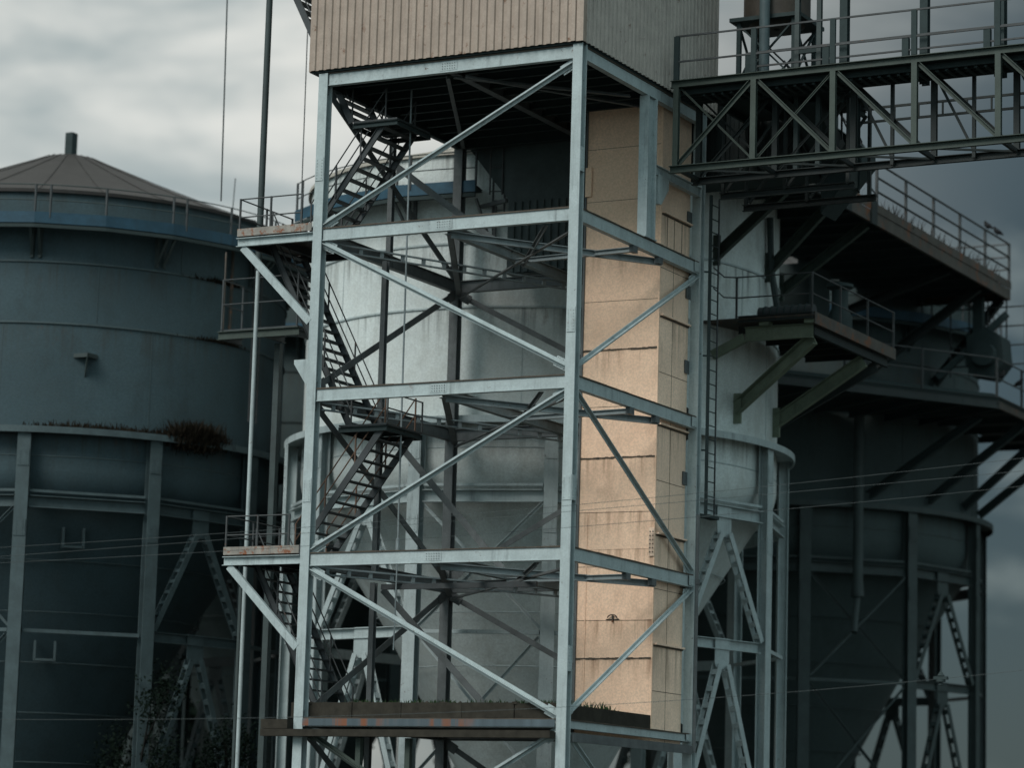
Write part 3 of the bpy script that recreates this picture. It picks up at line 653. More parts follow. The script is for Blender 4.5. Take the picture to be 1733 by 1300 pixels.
# ------------------------------------------------------------------ side platforms A and C
def side_platform(z_, label, rusty):
    s_ = thing('side_platform', label, 'platform', (-10, 1.3, z_), 'small platforms on the left of the tower')
    MB().box((-11.3, .02, z_-.05), (-9.0, 3.0, z_)).build('deck', 'rust', s_)
    MB().bar((-11.32, -.0, z_-.21), (-WX-.004, -.0, z_-.21), 'C', .12, .26, .02).build('fascia_beam', 'steel', s_)
    MB().box((-11.3, -.045, z_-.03), (-WX-.03, -.02, z_+.2)).build('kick_plate', 'rust_b', s_)
    for x in (-11.26, -10.2, -9.1): MB().bar((x, .07, z_-.16), (x, 3.0, z_-.16), 'C', .09, .2, .015).build('joist', 'stair', s_)
    MB().bar((-11.26, 3.05, z_-.16), (-9.0, 3.05, z_-.16), 'C', .09, .22, .015).build('joist', 'stair', s_)
    MB().bar((-11.12, .05, z_-.36), (-WX-.01, .05, z_-2.75), 'box', .12, .22, .02, up=(0, 0, 1)).build('strut', 'steel', s_)
    railing(s_, [(-9.1, .0, z_), (-11.25, .0, z_), (-11.25, 2.9, z_)], 1.1, step=1.3, pw=.05, mat='rail')
    return s_
side_platform(19.8, 'small rusty-edged platform beside the left silo roof, upper of two', True)
side_platform(10.3, 'small rusty-edged platform jutting from the tower low on the left', True)

# link platform between left silo and stairs
lk = thing('link_platform', 'green-edged low platform between the slate blue silo and the tower stairs', 'platform', (-13, 6, 18))
MB().box((-15.2, 5.1, 18.0), (-12.3, 6.3, 18.06)).build('deck', 'stair', lk)
MB().bar((-15.2, 5.0, 17.85), (-12.2, 5.0, 17.85), 'C', .1, .26, .02).build('fascia_beam', 'green', lk)
for x in (-15.1, -13.5, -12.4): MB().bar((x, 5.06, 17.85), (x, 6.3, 17.85), 'C', .1, .22, .02).build('joist', 'stair', lk)
railing(lk, [(-15.1, 6.2, 18.06), (-15.1, 5.05, 18.06), (-12.3, 5.05, 18.06)], 1.6, step=3.2, mids=(.5,), pw=.05, mat='stair')
MB().bar((-15.15, 5.2, 18.05), (-15.15, 5.2, 20.6), 'box', .05, .05).build('post', 'rust', lk)
MB().bar((-13.6, 6.1, 17.7), (-13.6, 6.1, 0), 'box', .2, .2).build('post', 'slate_dk', lk)

# ------------------------------------------------------------------ mossy ledge at level D
LD = thing('mossy_ledge', 'long dark mossy timber ledge across the tower just above the bottom edge', 'ledge', (-4.5, 3, 5.5))
b = MB()
x = -9.0
while x < -.4:
    w = random.uniform(1.6, 2.3); x1 = min(x+w, -.36); dz = random.uniform(-.02, .02)
    b.box((x, .34+random.uniform(-.02, .02), 5.58), (x1-.02, .52, 6.0+dz)); x = x1
b.build('front_kerb', 'timber', LD)
b = MB(); b.box((-.5, .53, 5.58), (-.34, 6.2, 5.98)); b.build('side_kerb', 'timber', LD)
MB().box((-9.1, .30, 5.56), (-.34, 8.3, 5.575)).build('deck', 'timber', LD)
MB().box((-9.6, -.32, 5.02), (-.32, -.02, 5.22)).build('lower_ledge', 'timber', LD)
MB().box((-9.6, -.30, 5.23), (-WX-.02, .9, 5.5)).build('end_block', 'timber', LD)
b = MB(); b.box((-WX+.32, -.045, 5.33), (-.32, -.02, 5.53)); b.build('stained_plate', 'stripe', LD)
MB().box((-.02, .4, 4.95), (.04, 8.3, 5.2)).build('side_plate', 'steel_dk', LD)
for x in (-5.0, -6.6): MB().bar((x, .2, 0), (x, .2, 5.0), 'box', .16, .16).build('prop', 'green', LD)
for _ in range(60):
    x_ = random.uniform(-8.7, -.6); s_ = random.uniform(.03, .11); y_ = random.uniform(.36, .6)
    b = MB(); n_ = 7
    vs = [(x_+s_*1.6*math.cos(2*math.pi*k/n_)*random.uniform(.6, 1.2), y_+s_*math.sin(2*math.pi*k/n_)*random.uniform(.6, 1.2), 5.97) for k in range(n_)]
    b.add(vs+[(x_, y_, 5.99+s_*random.uniform(.4, .9))], [(k, (k+1) % n_, n_) for k in range(n_)]+[tuple(range(n_-1, -1, -1))])
    b.build('soil_clod', 'timber', LD)
def blades(name, mat, pts, n, h, spread, label=None, cat=None, kind='stuff'):
    b = MB()
    for _ in range(n):
        q = V(random.choice(pts)) if not callable(pts) else V(pts())
        q += V((random.uniform(-spread, spread), random.uniform(-spread, spread), 0))
        a = random.uniform(0, 6.28); w = random.uniform(.012, .03); hh = h*(random.uniform(.25, .8) if random.random() < .85 else random.uniform(.8, 1.5))
        tp = q+V((random.uniform(-.5, .5)*hh, random.uniform(-.5, .5)*hh, hh)); s_ = V((math.cos(a), math.sin(a), 0))*w
        md = q.lerp(tp, .55)+V((0, 0, hh*.12))
        b.add([q-s_, q+s_, md+s_*.7, tp, md-s_*.7], [(0, 1, 2, 3, 4)])
    o = b.build(name, mat); o['label'] = label; o['category'] = cat; o['kind'] = kind
    return o
blades('grass', 'grass', lambda: (random.choice([random.gauss(c_, w_) for c_, w_ in ((-6.9, .25), (-5.9, .5), (-5.0, .3), (-4.2, .2), (-2.9, .5), (-1.5, .35), (-.9, .2))]), random.uniform(.58, 1.0), 5.9), 2600, .17, .03, 'short green grass growing along the top of the mossy ledge', 'grass')
blades('grass', 'grass', lambda: (random.uniform(-.9, -.45), random.uniform(.9, 4.2), 5.85), 900, .26, .05, 'short green grass along the ledge to the right of the front column', 'grass')
# weeds on left silo ring
def ringpts(a0, a1): return lambda: tuple(P2(random.triangular(a0, a1), random.uniform(8.25, 8.7), 15.56))
def clump():
    a = random.gauss(-19.5, 3.2); return tuple(P2(a, random.uniform(8.3, 8.8), 15.56-abs(random.gauss(0, .16))))
blades('weeds', 'weed', clump, 7000, .5, .06, 'thick brown weeds growing on the ring flange of the slate blue silo', 'weeds')
blades('weeds', 'weed', ringpts(-62, -22), 700, .22, .04, 'thin brown weeds along the slate blue silo ring flange', 'weeds')
blades('weeds', 'weed', lambda: tuple(P2(random.choice([random.gauss(-9, 2), random.gauss(-13, 4)]), random.uniform(8.17, 8.25), random.choice([21.2, 19.1]))), 900, .16, .02, 'brown tufts caught on the weld seams of the slate blue silo', 'weeds')

# ------------------------------------------------------------------ conveyor gantry, top right
GY0, GY1, GZ0, GZ1 = 5.3, 6.95, 22.05, 24.55
G = thing('conveyor_gantry', 'dark green lattice conveyor bridge running off the upper right', 'gantry', (6, 6, 22))
GX = [.5+2.48*k for k in range(8)]
xe = GX[-1]+.6
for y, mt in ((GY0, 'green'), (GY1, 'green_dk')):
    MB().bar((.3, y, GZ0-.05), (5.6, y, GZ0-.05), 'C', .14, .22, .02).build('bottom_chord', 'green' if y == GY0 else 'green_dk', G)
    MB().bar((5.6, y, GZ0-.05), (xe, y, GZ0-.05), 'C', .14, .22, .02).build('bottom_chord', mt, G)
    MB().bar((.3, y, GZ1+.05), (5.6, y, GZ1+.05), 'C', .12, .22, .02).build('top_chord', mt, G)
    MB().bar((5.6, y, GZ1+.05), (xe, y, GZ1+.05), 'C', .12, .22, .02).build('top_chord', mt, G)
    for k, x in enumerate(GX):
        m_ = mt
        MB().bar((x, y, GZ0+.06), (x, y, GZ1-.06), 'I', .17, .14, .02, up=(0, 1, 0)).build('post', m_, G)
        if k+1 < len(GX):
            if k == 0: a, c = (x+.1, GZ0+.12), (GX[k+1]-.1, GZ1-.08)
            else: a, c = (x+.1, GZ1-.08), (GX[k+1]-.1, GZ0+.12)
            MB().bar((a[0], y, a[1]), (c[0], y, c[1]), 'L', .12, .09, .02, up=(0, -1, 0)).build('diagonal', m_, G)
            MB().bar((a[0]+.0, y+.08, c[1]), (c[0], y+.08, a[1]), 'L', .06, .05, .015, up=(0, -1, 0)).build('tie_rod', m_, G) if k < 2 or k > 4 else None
for k in range(2, 7): MB().bar((GX[k]+1.24, GY1-.1, GZ0+.1), (GX[k]+.1, GY1-.1, GZ1-.1), 'box', .07, .07).build('diagonal', 'green_dk', G); MB().bar((GX[k]+1.24, GY1-.1, GZ0-.1), (GX[k]+1.24, GY1-.1, GZ1-.1), 'box', .1, .1).build('post', 'green_dk', G)
for k, x in enumerate(GX):
    for z_ in (GZ0, GZ1-.1): MB().bar((x, GY0+.08, z_), (x, GY1-.08, z_), 'box', .1, .12).build('cross_member', 'green_dk', G)
    if k+1 < len(GX):
        MB().bar((x, GY0+.1, GZ0-.02), (GX[k+1], GY1-.1, GZ0-.02), 'L', .07, .07, .015).build('plan_brace', 'green_dk', G)
MB().box((.3, GY0+.07, GZ1+.0), (xe, GY1-.07, GZ1+.06)).build('deck', 'black', G)
for k in range(5): MB().bar((.3, GY0+.35+k*.28, GZ1-.12), (xe, GY0+.35+k*.28, GZ1-.12), 'box', .06, .18).build('stringer', 'black', G)
b = MB()
for k in range(60):
    x = 1.2+k*.29
    if x < xe: b.tube([(x, GY0+.4, GZ1-.24), (x, GY1-.4, GZ1-.24)], .05, 6)
b.build('roller_set', 'black', G)
for k, x in enumerate(GX):
    MB().bar((x-.02, GY0-.01, GZ1+.17), (x-.02, GY0-.01, GZ1+1.5), 'box', .16, .1).build('railing_post', 'black', G)
    MB().bar((x+1.6, GY1, GZ1+.17), (x+1.6, GY1, GZ1+1.2), 'box', .2, .16).build('railing_post', 'black', G)
for y, hs in ((GY0, (.62, 1.4)), (GY1, (.3, .72, 1.15))):
    for hh in hs: MB().bar((.45 if y == GY0 else 2.0, y-.03, GZ1+hh+.1), (xe, y-.03, GZ1+hh+.1), 'box', .05, .05).build('handrail', 'rail', G)
# head frames standing above the deck
for x, h, w in ((3.55, 6, .14), (4.25, 6, .14), (5.05, 7, .24), (7.55, 7, .24), (9.85, 7, .3)):
    MB().bar((x, GY1+.25, GZ1-2.5 if w < .2 else GZ1-.2), (x, GY1+.25, GZ1+h), 'I', w, w, .02, up=(0, 1, 0)).build('mast', 'slate_dk' if w < .2 else 'black', G)
for z_ in (1.2, 2.9, 4.4): MB().bar((3.5, GY1+.25, GZ1+z_), (4.3, GY1+.25, GZ1+z_), 'box', .1, .12).build('cross_member', 'black', G)
# steel leg from the walkway up past the gantry
MB().bar((5.0, 8.3, 21.7), (5.0, 8.3, 25.0), 'I', .22, .22, .02, up=(0, 1, 0)).build('support_leg', 'black', G)
MB().box((1.0, GY1+.1, GZ1-.15), (5.2, 9.6, GZ1-.02)).build('landing_deck', 'black', G)
for k in range(4):
    MB().bar((1.2+k*1.2, GY1+.2, GZ1-.28), (1.2+k*1.2, 9.6, GZ1-.28), 'I', .1, .2, .02).build('landing_beam', 'black', G)
for y in (GY1+.5, 9.2):
    MB().bar((1.0, y, GZ0-.45), (5.3, y, GZ0-.45), 'C', .12, .2, .02).build('bottom_chord', 'green_dk', G)
    for x in (1.1, 3.1, 5.1): MB().bar((x, y, GZ0-.4), (x, y, GZ1-.3), 'box', .1, .1).build('post', 'green_dk', G)
    MB().bar((1.2, y, GZ0-.3), (3.0, y, GZ1-.4), 'box', .08, .08).build('diagonal', 'green_dk', G); MB().bar((3.2, y, GZ0-.3), (5.0, y, GZ1-.4), 'box', .08, .08).build('diagonal', 'green_dk', G)
TH = thing('transfer_house', 'dark sheet-clad transfer box behind the left end of the lattice bridge', 'housing', (.6, 10.3, 21))
corr((-2.1, 9.8, 0), (1, 0, 0), 5.4, 22.7, 25.4, (0, -1, 0), .3, .04).build('front_sheet', 'green_dk', TH)
MB().box((-2.1, 9.83, 22.7), (3.3, 11.2, 25.4)).build('body', 'black', TH)
MB().plate([(3.3, 9.83, 21.4), (4.6, 9.83, 22.9), (4.6, 9.83, 23.4), (3.3, 9.83, 24.4)], (0, 1, 0), 1.2).build('side_hopper', 'black', TH)
for x in (-.5, 1.2, 2.9): MB().bar((x, 9.7, 22.6), (x, 9.7, 25.3), 'box', .1, .1).build('frame_post', 'green_dk', TH)
# inclined chute going back and down
CH = thing('inclined_chute', 'dark inclined chute sloping down behind the lattice bridge', 'chute', (3.6, 10, 22))
for x in (3.1, 4.1): MB().plate([(x, 7.4, 24.6), (x, 7.4, 24.0), (x, 10.9, 22.2), (x, 10.9, 22.8)], (1, 0, 0), .05).build('side_plate', 'green_dk', CH)
MB().plate([(3.16, 7.4, 24.2), (4.08, 7.4, 24.2), (4.08, 10.9, 22.3), (3.16, 10.9, 22.3)], (0, 0, 1), .05).build('floor', 'black', CH)
for x in (3.05, 4.2):
    for hh in (.6, 1.1): MB().tube([(x, 7.4, 24.5+hh), (x, 10.9, 22.7+hh)], .025, 6).build('handrail', 'rail', CH)
    for k in range(5): MB().bar((x, 7.6+k*.8, 24.3-k*.41), (x, 7.6+k*.8, 25.4-k*.41), 'box', .05, .05).build('railing_post', 'rail', CH)
# tank above the gantry
TK = thing('overhead_tank', 'brown-black tank on cross-braced legs above the lattice bridge', 'tank', (2.2, 8.6, 24.6))
MB().lathe((2.25, 8.7), [(.1, 27.0), (.75, 27.0), (1.02, 27.2), (1.02, 30.5), (.1, 30.6)], 32).build('vessel', 'tank', TK)
MB().box((1.1, 7.7, 27.08), (3.4, 9.7, 27.2)).build('base_frame', 'black', TK)
lg = [(1.35, 7.9), (3.15, 7.9), (3.15, 9.5), (1.35, 9.5)]
for x, y in lg: MB().bar((x, y, 24.55), (x, y, 27.1), 'L', .13, .13, .03, up=(0, 1, 0)).build('leg', 'black', TK)
for (a, c) in zip(lg, lg[1:]+lg[:1]):
    MB().bar((*a, 25.2), (*c, 27.0), 'box', .07, .05).build('cross_brace', 'black', TK); MB().bar((*c, 25.2), (*a, 27.0), 'box', .07, .05).build('cross_brace', 'black', TK)
    MB().bar((*a, 25.15), (*c, 25.15), 'box', .08, .08).build('tie_beam', 'black', TK)
b = MB().tube([(2.35, 7.5, 24.7), (2.35, 7.5, 31)], .16, 12); tag(b.build('riser_pipe', 'slate'), 'slate blue vertical pipe in front of the overhead tank', 'pipe')
# lattice tray behind
LT = thing('cable_tray', 'thin ladder-shaped cable tray seen through the lattice bridge', 'cable tray', (9, 11, 23))
for z_ in (23.75, 24.17): MB().bar((5.0, 8.5, z_), (22, 8.5, z_), 'box', .06, .07).build('side_rail', 'green_dk', LT)
for k in range(20): MB().bar((5.4+k*.75, 8.5, 23.78), (5.4+k*.75, 8.5, 24.14), 'box', .05, .05).build('rung', 'green_dk', LT)
MB().bar((17.5, 8.6, 0), (17.5, 8.6, 24.4), 'box', .16, .16).build('support_post', 'black', LT)

# ------------------------------------------------------------------ upper walkway on the silos
UP = thing('rusty_walkway', 'long rusty walkway with railing along the silo tops at upper right', 'walkway', (-1, 25, 23.6))
ux = .75; uy0, uy1 = 13.6, 35.7; uz = 23.62
b = MB(); b.box((-4.6, uy0, uz+.30), (ux-.02, uy1, uz+.36)); b.build('deck', 'black', UP)
MB().bar((ux, uy0, uz+.15), (ux, uy1, uz+.15), 'C', .12, .42, .02, up=(0, 0, -1)).build('edge_beam', 'rust_m', UP)
MB().box((ux+.062, uy0, uz+.37), (ux+.09, uy1, uz+.66)).build('kick_plate', 'rust_m', UP)
MB().bar((-4.6, uy1, uz+.15), (ux-.07, uy1, uz+.15), 'C', .12, .42, .02).build('edge_beam', 'rust', UP)
MB().bar((-4.6, uy0, uz+.15), (ux-.07, uy0, uz+.15), 'C', .12, .42, .02).build('edge_beam', 'green_dk', UP)
k = 0
y = uy0+1.2
while y < uy1-.5:
    MB().bar((-4.4, y, uz+.12), (ux-.07, y, uz+.12), 'I', .12, .26, .02).build('joist', 'black', UP); y += 1.5
for y in (15.8, 18.4, 20.8):
    MB().box((ux+.064, y-.25, uz-.12), (ux+.13, y+.25, uz+.72)).build('stiffener', 'green_dk', UP)
for y in (14.57, 17.8, 21.2):
    a = math.degrees(math.asin(max(-1, min(1, (y-17.35)/8.3)))); q = P1(a, 8.18, 21.4)
    MB().bar(q, (ux-.3, y-.1, uz-.02), 'C', .2, .34, .025).build('bracket_strut', 'green', UP)
    MB().bar(P1(a, 8.2, 21.1), P1(a, 8.2, 22.1), 'box', .3, .12).build('wall_plate', 'green', UP)
for y in (30, 33.5, 36.5):
    a = math.degrees(math.asin(max(-1, min(1, (y-39.3)/8.4)))); q = P3(a, 8.2, 20.6)
    MB().bar(q, (ux-.3, y-.5 if y < 36 else 35.6, uz-.02), 'C', .2, .34, .025).build('bracket_strut', 'green_dk', UP)
MB().box((-8, 26.0, 20.5), (-3.6, 28.0, 23.5)).build('dark_filler', 'black', UP)  # added dark block, fills the bright gap under the deck
railing(UP, [(ux, 21.3, uz+.66), (ux, uy1, uz+.66), (-1.8, uy1, uz+.66)], 1.5, mids=(.33, .66), r=.04, step=2.9, pw=.09, mat='rail')
for y in (18.3, 19.4, 20.6): MB().bar((ux, y, uz+.6), (ux, y, uz+2.2+(.6 if y == 19.4 else 0)), 'box', .12, .12).build('railing_post', 'black', UP)
for hh in (.8, 1.9): MB().tube([(ux, 15.5, uz+.9+hh+.9), (ux, 21.3, uz+.2+hh)], .03, 6).build('handrail', 'rail', UP)
blades('weeds', 'weed', lambda: (random.uniform(ux-.5, ux-.05), random.choice([random.uniform(14.2, 20), random.uniform(22, 35)]), uz+.36), 2200, .62, .1, 'brown weeds sprouting along the rusty walkway', 'weeds')

# ------------------------------------------------------------------ mid platform on the middle silo
MP = thing('green_service_platform', 'green steel service platform bolted to the right of the pale silo', 'platform', (-.5, 17.5, 19))
mx, my0, my1, mz = 1.4, 14.0, 21.4, 19.0
MB().prism([(-2.55, my0), (mx, my0), (mx, my1), (-1.85, my1), (-1.7, 17.3), (-2.2, 15)], mz+.1, mz+.16).build('deck', 'rust', MP)
MB().bar((-1.2, my0, mz+.12), (mx, my0, mz+.12), 'C', .1, .2, .02).build('edge_beam', 'green_dk', MP)
MB().bar((-1.1, my0+.35, mz-.32), (1.25, my0+.35, mz-.32), 'C', .14, .46, .02).build('cross_beam', 'green_mid', MP)
for x in (-.35, 1.2): MB().box((x-.15, my0+.1, mz-.1), (x+.2, my0+.42, mz+.02)).build('packing_block', 'green_mid', MP)
MB().bar((mx, my0+.06, mz+.05), (mx, my1, mz+.05), 'C', .1, .38, .02, up=(0, 0, -1)).build('edge_beam', 'rust_m', MP)
MB().bar((1.25, my0+.5, mz-.3), (1.25, my1-.3, mz-.3), 'I', .14, .3, .02).build('cross_beam', 'green_dk', MP)
for k in range(6): MB().bar((-1.6, 15+k*1.15, mz-.05), (mx-.06, 15+k*1.15, mz-.05), 'I', .1, .24, .02).build('joist', 'green_dk', MP)
for a, y in ((-11.4, my0+.5), (11.6, 19.0)):
    q = P1(a, 8.2, 16.5); MB().bar(q, (1.2, y, mz-.55), 'C', .2, .44, .025).build('bracket_strut', 'green_mid', MP)
    MB().bar(P1(a, 8.22, 16.0), P1(a, 8.22, 17.0), 'box', .36, .1).build('wall_plate', 'green_mid', MP)
q = P1(14.5, 8.2, 16.5); MB().bar(q, (1.2, 20.2, mz-.55), 'C', .16, .36, .025).build('bracket_strut', 'green_dk', MP)
MB().bar((-1.15, my0+.5, mz-.4), P1(-20, 8.2, 18.1), 'C', .16, .3, .02).build('bracket_strut', 'green_mid', MP)
railing(MP, [(-1.25, my0, mz+.15), (1.36, my0, mz+.15), (1.36, my1, mz+.15)], 1.35, mids=(.5,), r=.025, step=2.7, pw=.06, mat='rail')
for hh in (.68, 1.35): MB().tube([(-1.25, my0, mz+.15+hh), (-1.7, my0, mz+.2+hh), (-2.0, my0-.2, mz+.5+hh)], .025, 6).build('handrail', 'rail', MP)
mc = thing('electric_motor', 'dark drum-shaped motor lying on the green service platform', 'motor', (-.2, 15.2, 19.16))
MB().tube([(-.9, 15.1, 19.45), (1.0, 15.1, 19.45)], .24, 16).build('drum', 'stair', mc)
b = MB()
for k in range(7): x = -.7+k*.24; b.tube([(x, 15.1, 19.45), (x+.05, 15.1, 19.45)], .27, 16)
b.build('cooling_fin', 'black', mc)
MB().box((-.8, 14.8, 19.16), (.8, 15.4, 19.24)).build('base_plate', 'rust', mc)
vb = thing('vertical_blower', 'dark cowled blower standing at the back of the green service platform', 'blower', (.9, 18.5, 19.16))
MB().lathe((.5, 18.6), [(.02, 19.16), (.42, 19.16), (.42, 19.9), (.28, 20.2), (.28, 20.8), (.45, 20.9), (.45, 21.0), (.02, 21.1)], 24).build('casing', 'black', vb)
MB().tube([(.5, 18.2, 19.5), (.5, 17.6, 19.5)], .2, 12).build('inlet', 'black', vb)
MB_h = MB().tube([P1(3, 8.3, 23.3), P1(3.2, 8.35, 21.6), P1(5, 8.5, 20.2), P1(9, 8.6, 19.3)], .12, 8)
tag(MB_h.build('feed_pipe', 'slate_dk'), 'dark vertical pipe on the pale silo behind the green platform railing', 'pipe')

# ------------------------------------------------------------------ lower walkway around the far silo
LP = thing('faceted_walkway', 'dark angular walkway wrapping the far right silo below the rusty one', 'walkway', (0, 32, 19))
poly = [(-6.0, 21.6), (-2.35, 26.4), (1.58, 32.0), (1.58, 44.0), (-2.0, 44.0), (-2.05, 38), (-4.5, 33.2), (-8, 31.3)]
lz = 18.95
MB().prism(poly, lz+.12, lz+.18).build('deck', 'black', LP)
for a, c in zip(poly[:3], poly[1:4]):
    MB().bar((*a, lz), (*c, lz), 'C', .12, .42, .02).build('edge_beam', 'green_dk' if a[1] < 30 else 'rust', LP)
    MB().bar((a[0]-.3, a[1]+.2, lz+.3), (c[0]-.3, c[1]+.2, lz+.3), 'box', .06, .2).build('kick_plate', 'black', LP)
for k in range(9):
    f = k/8; a = V((-6+7.58*f, 21.6+10.4*f, lz-.1)); MB().bar(a, a+V((-4.2, 3.0, 0)), 'I', .12, .26, .02).build('joist', 'black', LP)
for k in range(5): MB().bar((1.5, 33+k*2.4, lz-.1), (-2.0, 33+k*2.4, lz-.1), 'I', .12, .26, .02).build('joist', 'black', LP)
railing(LP, [(-2.35, 26.4, lz+.2), (1.5, 32.0, lz+.2), (1.5, 43.8, lz+.2)], 1.5, mids=(.5,), r=.03, step=3.2, pw=.08, mat='rail')
for y, a in ((33.5, -42), (36, -22), (38.6, -4), (41.5, 14)):
    q = P3(a, 8.2, 15.9); MB().bar(q, (1.3 if y > 34 else .4, y-.2, lz-.25), 'C', .22, .3, .025).build('bracket_strut', 'black', LP)
MB().bar((1.5, 41, lz-.35), (6, 41, lz-.35), 'box', .2, .4).build('outrigger', 'black', LP)
# small cage landing + drive unit under the end of the rusty walkway
CG = thing('drive_unit', 'black drive unit in a cage under the end of the rusty walkway', 'machine', (.5, 34.6, 20.4))
MB().plate([(-.4, 34.3, 20.5), (.5, 34.3, 20.3), (1.0, 34.3, 20.9), (.9, 34.3, 21.9), (.3, 34.3, 22.3), (-.5, 34.3, 22.0)], (0, 1, 0), 1.1).build('casing', 'black', CG)
MB().tube([(.3, 33.9, 21.2), (.3, 34.3, 21.2)], .45, 14).build('motor', 'black', CG)
MB().bar((-.2, 34.9, 22.0), (-.2, 34.9, 23.6), 'box', .4, .3).build('hanger', 'black', CG)
MB().bar((-1.6, 34.2, 20.4), (.9, 35.0, 22.9), 'box', .3, .25).build('support_arm', 'black', CG)
b = MB()
for k in range(5): b.bar((-1.5+k*.75, 35.4, 20.6), (-1.5+k*.75, 35.4, 23.5), 'box', .05, .05)
for k in range(4): b.bar((-1.5, 35.4, 21.0+k*.75), (1.5, 35.4, 21.0+k*.75), 'box', .05, .05)
b.build('cage', 'rail', CG)

# ------------------------------------------------------------------ ladder, pipes, poles, cables
LA = thing('access_ladder', 'tall dark ladder running up the right rear tower column', 'ladder', (.1, 9.1, 12))
for y, r_ in ((8.78, .05), (9.4, .025)): MB().bar((.12, y, 12.15), (.12, y, 22.0), 'box', r_*1.6, r_*1.6).build('side_rail', 'black' if y < 9 else 'stair', LA)
k = 0; zz = 12.3
while zz < 21.9:
    MB().tube([(.12, 8.8, zz), (.12, 9.4, zz+.01)], .018, 6).build('rung', 'black', LA); zz += .43+random.uniform(-.02, .02)
for zz in (14.1, 17.0, 19.6): MB().bar((.12, 8.8, zz), (-.1, 8.64, zz), 'box', .05, .05).build('stand_off', 'black', LA)
MB().box((-.05, 8.75, 12.05), (.25, 9.5, 12.15)).build('foot_plate', 'black', LA)
b = MB().tube([(.02, 8.42, 5), (.02, 8.42, 12.1)], .07, 8); b.box((-.06, 8.34, 10.0), (.1, 8.5, 10.15)); tag(b.build('conduit_pipe', 'steel_dk'), 'grey conduit pipe fixed to the right rear tower column', 'pipe')
b = MB().tube([P3(-47, 8.9, 19.3), P3(-47, 8.9, 12.5), P3(-47, 8.9, 11.9)], [.2, .2, .26], 14)
b.tube([P3(-47, 8.9, 12.0), P3(-48, 9.1, 11.2), P3(-49, 9.4, 10.5)], .12, 10)
tag(b.build('discharge_pipe', 'slate_dk'), 'thick dark vertical discharge pipe before the far right silo', 'pipe')
TP = thing('tall_pole', 'tall steel pole standing left of the tower stairs, dark above and pale below', 'pole', (-12, 2.25, 0))
MB().tube([(-12.0, 2.25, 0), (-12.0, 2.25, 19.3)], .062, 14).build('lower_tube', 'steel', TP)
MB().tube([(-12.0, 2.25, 19.25), (-12.0, 2.25, 30)], .10, 14).build('upper_tube', 'slate_dk', TP)
b = MB().tube([(-12.35, 2.6, 0), (-12.35, 2.6, 9.6)], .07, 10); tag(b.build('short_pole', 'slate_dk'), 'shorter pipe beside the foot of the tall dark pole', 'pole')
b = MB().tube([(-17.1, 7.4, 34), (-16.95, 7.45, 22.9)], .025, 6); tag(b.build('hanging_cable', 'wire'), 'thin vertical cable above the slate blue silo roof, left of the tall pole', 'cable')
b = MB().tube([(-12.9, 5.9, 34), (-12.85, 5.9, 21.5)], .018, 6); tag(b.build('hanging_cable', 'wire'), 'thin vertical cable just left of the corrugated cabin', 'cable')
b = MB().tube([(-6.62, 1.9, 24.4), (-6.58, 1.9, 14.6), (-6.56, 1.9, 10.75)], .028, 6); b.tube([(-6.56, 1.9, 10.85), (-6.56, 1.9, 10.5)], .06, 8); b.tube([(-6.56, 1.9, 10.0), (-6.58, 1.9, 7.6)], .022, 6); b.tube([(-6.56, 1.9, 10.5), (-6.56, 1.9, 10.0)], .015, 6)
tag(b.build('pull_rope', 'steel_md'), 'thin rod-like rope hanging down inside the tower from the cabin floor', 'rope')
b = MB().tube([(2.0, 38.4, 24.0), (2.4, 38.6, 31.5)], .03, 6); tag(b.build('antenna_wire', 'wire'), 'thin guy wire rising above the end of the rusty walkway', 'cable')
# overhead lines passing between the camera and the tower
def wire(pts, label, grp='overhead wires'):
    (x0, y0, z0), (x1, y1, z1), (x2, y2, z2) = pts
    P_ = []
    for k in range(-6, 33):
        t_ = k/20
        a = (t_-.5)*(t_-1)/.5; b_ = t_*(t_-1)/(-.25); c_ = t_*(t_-.5)/.5
        P_.append((a*x0+b_*x1+c_*x2, a*y0+b_*y1+c_*y2, a*z0+b_*z1+c_*z2))
    o = MB().tube(P_, .006, 5).build('overhead_wire', 'wire'); tag(o, label, 'wire', grp); return o
wire(((-9.23, -9.12, 9.64), (1.07, -2.82, 11.0), (12.29, 1.81, 12.48)), 'thin overhead wire crossing before the tower, topmost of four')
wire(((-9.22, -9.11, 9.44), (1.08, -2.82, 10.84), (12.29, 1.81, 12.14)), 'thin overhead wire crossing before the tower, second from top')
wire(((-9.21, -9.1, 9.21), (1.09, -2.81, 10.42), (12.29, 1.81, 11.74)), 'thin overhead wire crossing before the tower, third from top')
wire(((-7.37, -7.81, 5.1), (2.31, -2.2, 5.81), (12.29, 1.81, 6.94)), 'thin overhead wire carrying the small insulator, lowest of four')
b = MB().lathe((10.28, 1.13), [(.01, 6.5), (.07, 6.52), (.04, 6.58), (.12, 6.6), (.12, 6.68), (.05, 6.7), (.1, 6.76), (.04, 6.84), (.01, 6.88)], 12); b.box((10.1, 1.05, 6.66), (10.46, 1.2, 6.74))
tag(b.build('insulator', 'black'), 'small dark insulator on the lowest overhead wire at lower right', 'insulator')

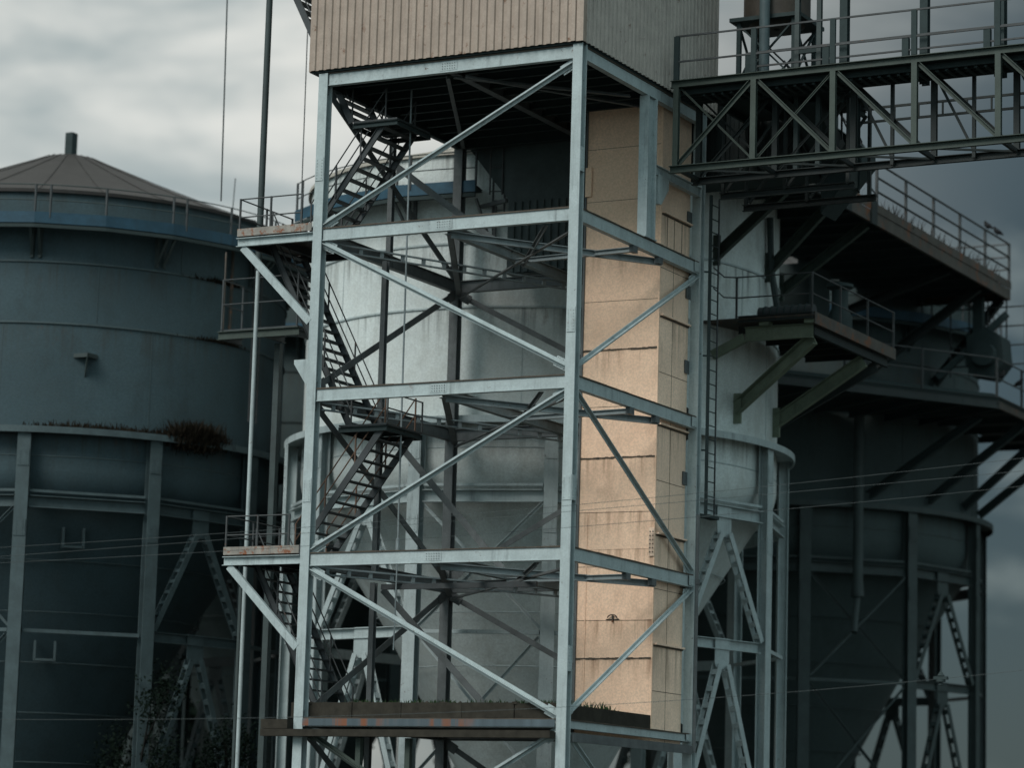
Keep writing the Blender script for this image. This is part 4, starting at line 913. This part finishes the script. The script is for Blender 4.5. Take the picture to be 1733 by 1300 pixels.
# ------------------------------------------------------------------ birds
def bird(loc, face, label):
    """perched bird: one lofted body from tail to beak"""
    o = thing('bird', label, 'bird', loc, 'birds perched on the right-hand walkways')
    f = V((math.cos(face), math.sin(face), 0)); L = V(loc)
    def at(a, h): return L+f*a+V((0, 0, h))
    pts = [at(-.22, .04), at(-.16, .08), at(-.09, .13), at(0, .17), at(.06, .22), at(.085, .27), at(.10, .31), at(.125, .335), at(.155, .33), at(.19, .32)]
    rs = [.02, .04, .08, .10, .095, .075, .06, .055, .03, .005]
    MB().tube(pts, rs, 12).build('body', 'bird', o)
    for s_ in (-1, 1):
        sd_ = V((-f.y, f.x, 0))*s_
        MB().tube([at(.04, .2)+sd_*.06, at(-.06, .16)+sd_*.07, at(-.2, .1)+sd_*.03], [.03, .035, .008], 8).build('wing', 'bird', o)
        MB().tube([at(.01, .12)+sd_*.025, at(.02, .0)+sd_*.025, at(.06, 0)+sd_*.025], .007, 5).build('leg', 'bird', o)
    return o
for y, fc, lb in ((33.15, 2.9, 'small dark bird perched on the rusty walkway rail, left of the pair'), (34.3, 3.4, 'small dark bird perched on the rusty walkway rail, right of the pair')):
    bird((ux, y, uz+.66+1.54), fc, lb)
bird((1.5, 32.6, lz+.2+.78), 1.2, 'small dark bird on the lower angular walkway rail, left one')
bird((1.5, 34.6, lz+.2+.78), .2, 'small dark bird on the lower angular walkway rail, right one')

# ------------------------------------------------------------------ greenery
def tree(c, h, r, label, n=2600, trunk_h=None, cat='tree', name='tree', leaf=.16):
    t_ = thing(name, label, cat, (c[0], c[1], 0), 'bushes and trees around the silos')
    b = MB(); b.tube([(c[0], c[1], 0), (c[0]+.1, c[1], h*.4), (c[0]-.1, c[1]+.1, h*.85)], [.16, .11, .04], 8)
    cl_ = []
    for k in range(16):
        a = random.uniform(0, 6.28); zz = h*random.uniform(.2, .95); rr_ = r*random.uniform(.4, 1)*(1-abs(zz/h-.5)*.9)
        q = V((c[0]+rr_*math.cos(a), c[1]+rr_*math.sin(a), zz)); cl_.append(q)
        b.tube([(c[0], c[1], zz*.7), q], [.05, .015], 5)
    b.build('trunk', 'bark', t_)
    b = MB()
    for _ in range(n):
        q = random.choice(cl_)+V((random.gauss(0, r*.22), random.gauss(0, r*.22), random.gauss(0, h*.06)))
        s_ = leaf*random.uniform(.5, 1.3); a = V((random.gauss(0, 1), random.gauss(0, 1), random.gauss(0, 1))).normalized(); c2 = a.orthogonal().normalized()
        b.add([q-a*s_, q+c2*s_*.5, q+a*s_, q-c2*s_*.5], [(0, 1, 2, 3)])
    b.build('foliage', 'leaf', t_)
    return t_
tree((-20.6, 9.6), 7.4, 1.5, 'dark ivy-like bush climbing the right leg of the slate blue silo', n=5000, leaf=.07, name='bush', cat='bush')
tree((-18.9, 12.2), 6.2, 1.2, 'dark bush right of the slate blue silo legs', n=4000, leaf=.07, name='bush', cat='bush')
for k, (x_, y_, h_) in enumerate(((-50, 51.4, 13), (-47.6, 53.2, 14), (-53, 50, 12), (-45, 55, 13), (-33, 62, 10), (-27, 66, 9.5))):
    tree((x_, y_), h_, 3.2, ('tall dark tree far behind the legs of the slate blue silo', 'bushy dark tree filling the gap right of the slate blue silo legs', 'lower dark tree behind the hopper of the slate blue silo', 'dark tree beyond the gap between the left and middle silos', 'dark tree seen low under the left half of the tower deck', 'dark tree seen low under the right half of the tower deck')[k], n=1500, leaf=.45)
for k in range(9):
    tree((52+k*6.5+random.uniform(-1, 1), 190+random.uniform(-6, 6)+k*2, ), 8.0+random.uniform(-1.2, 1.4), 2.6, 'dark distant tree on the skyline at lower right' , n=900, leaf=.45)
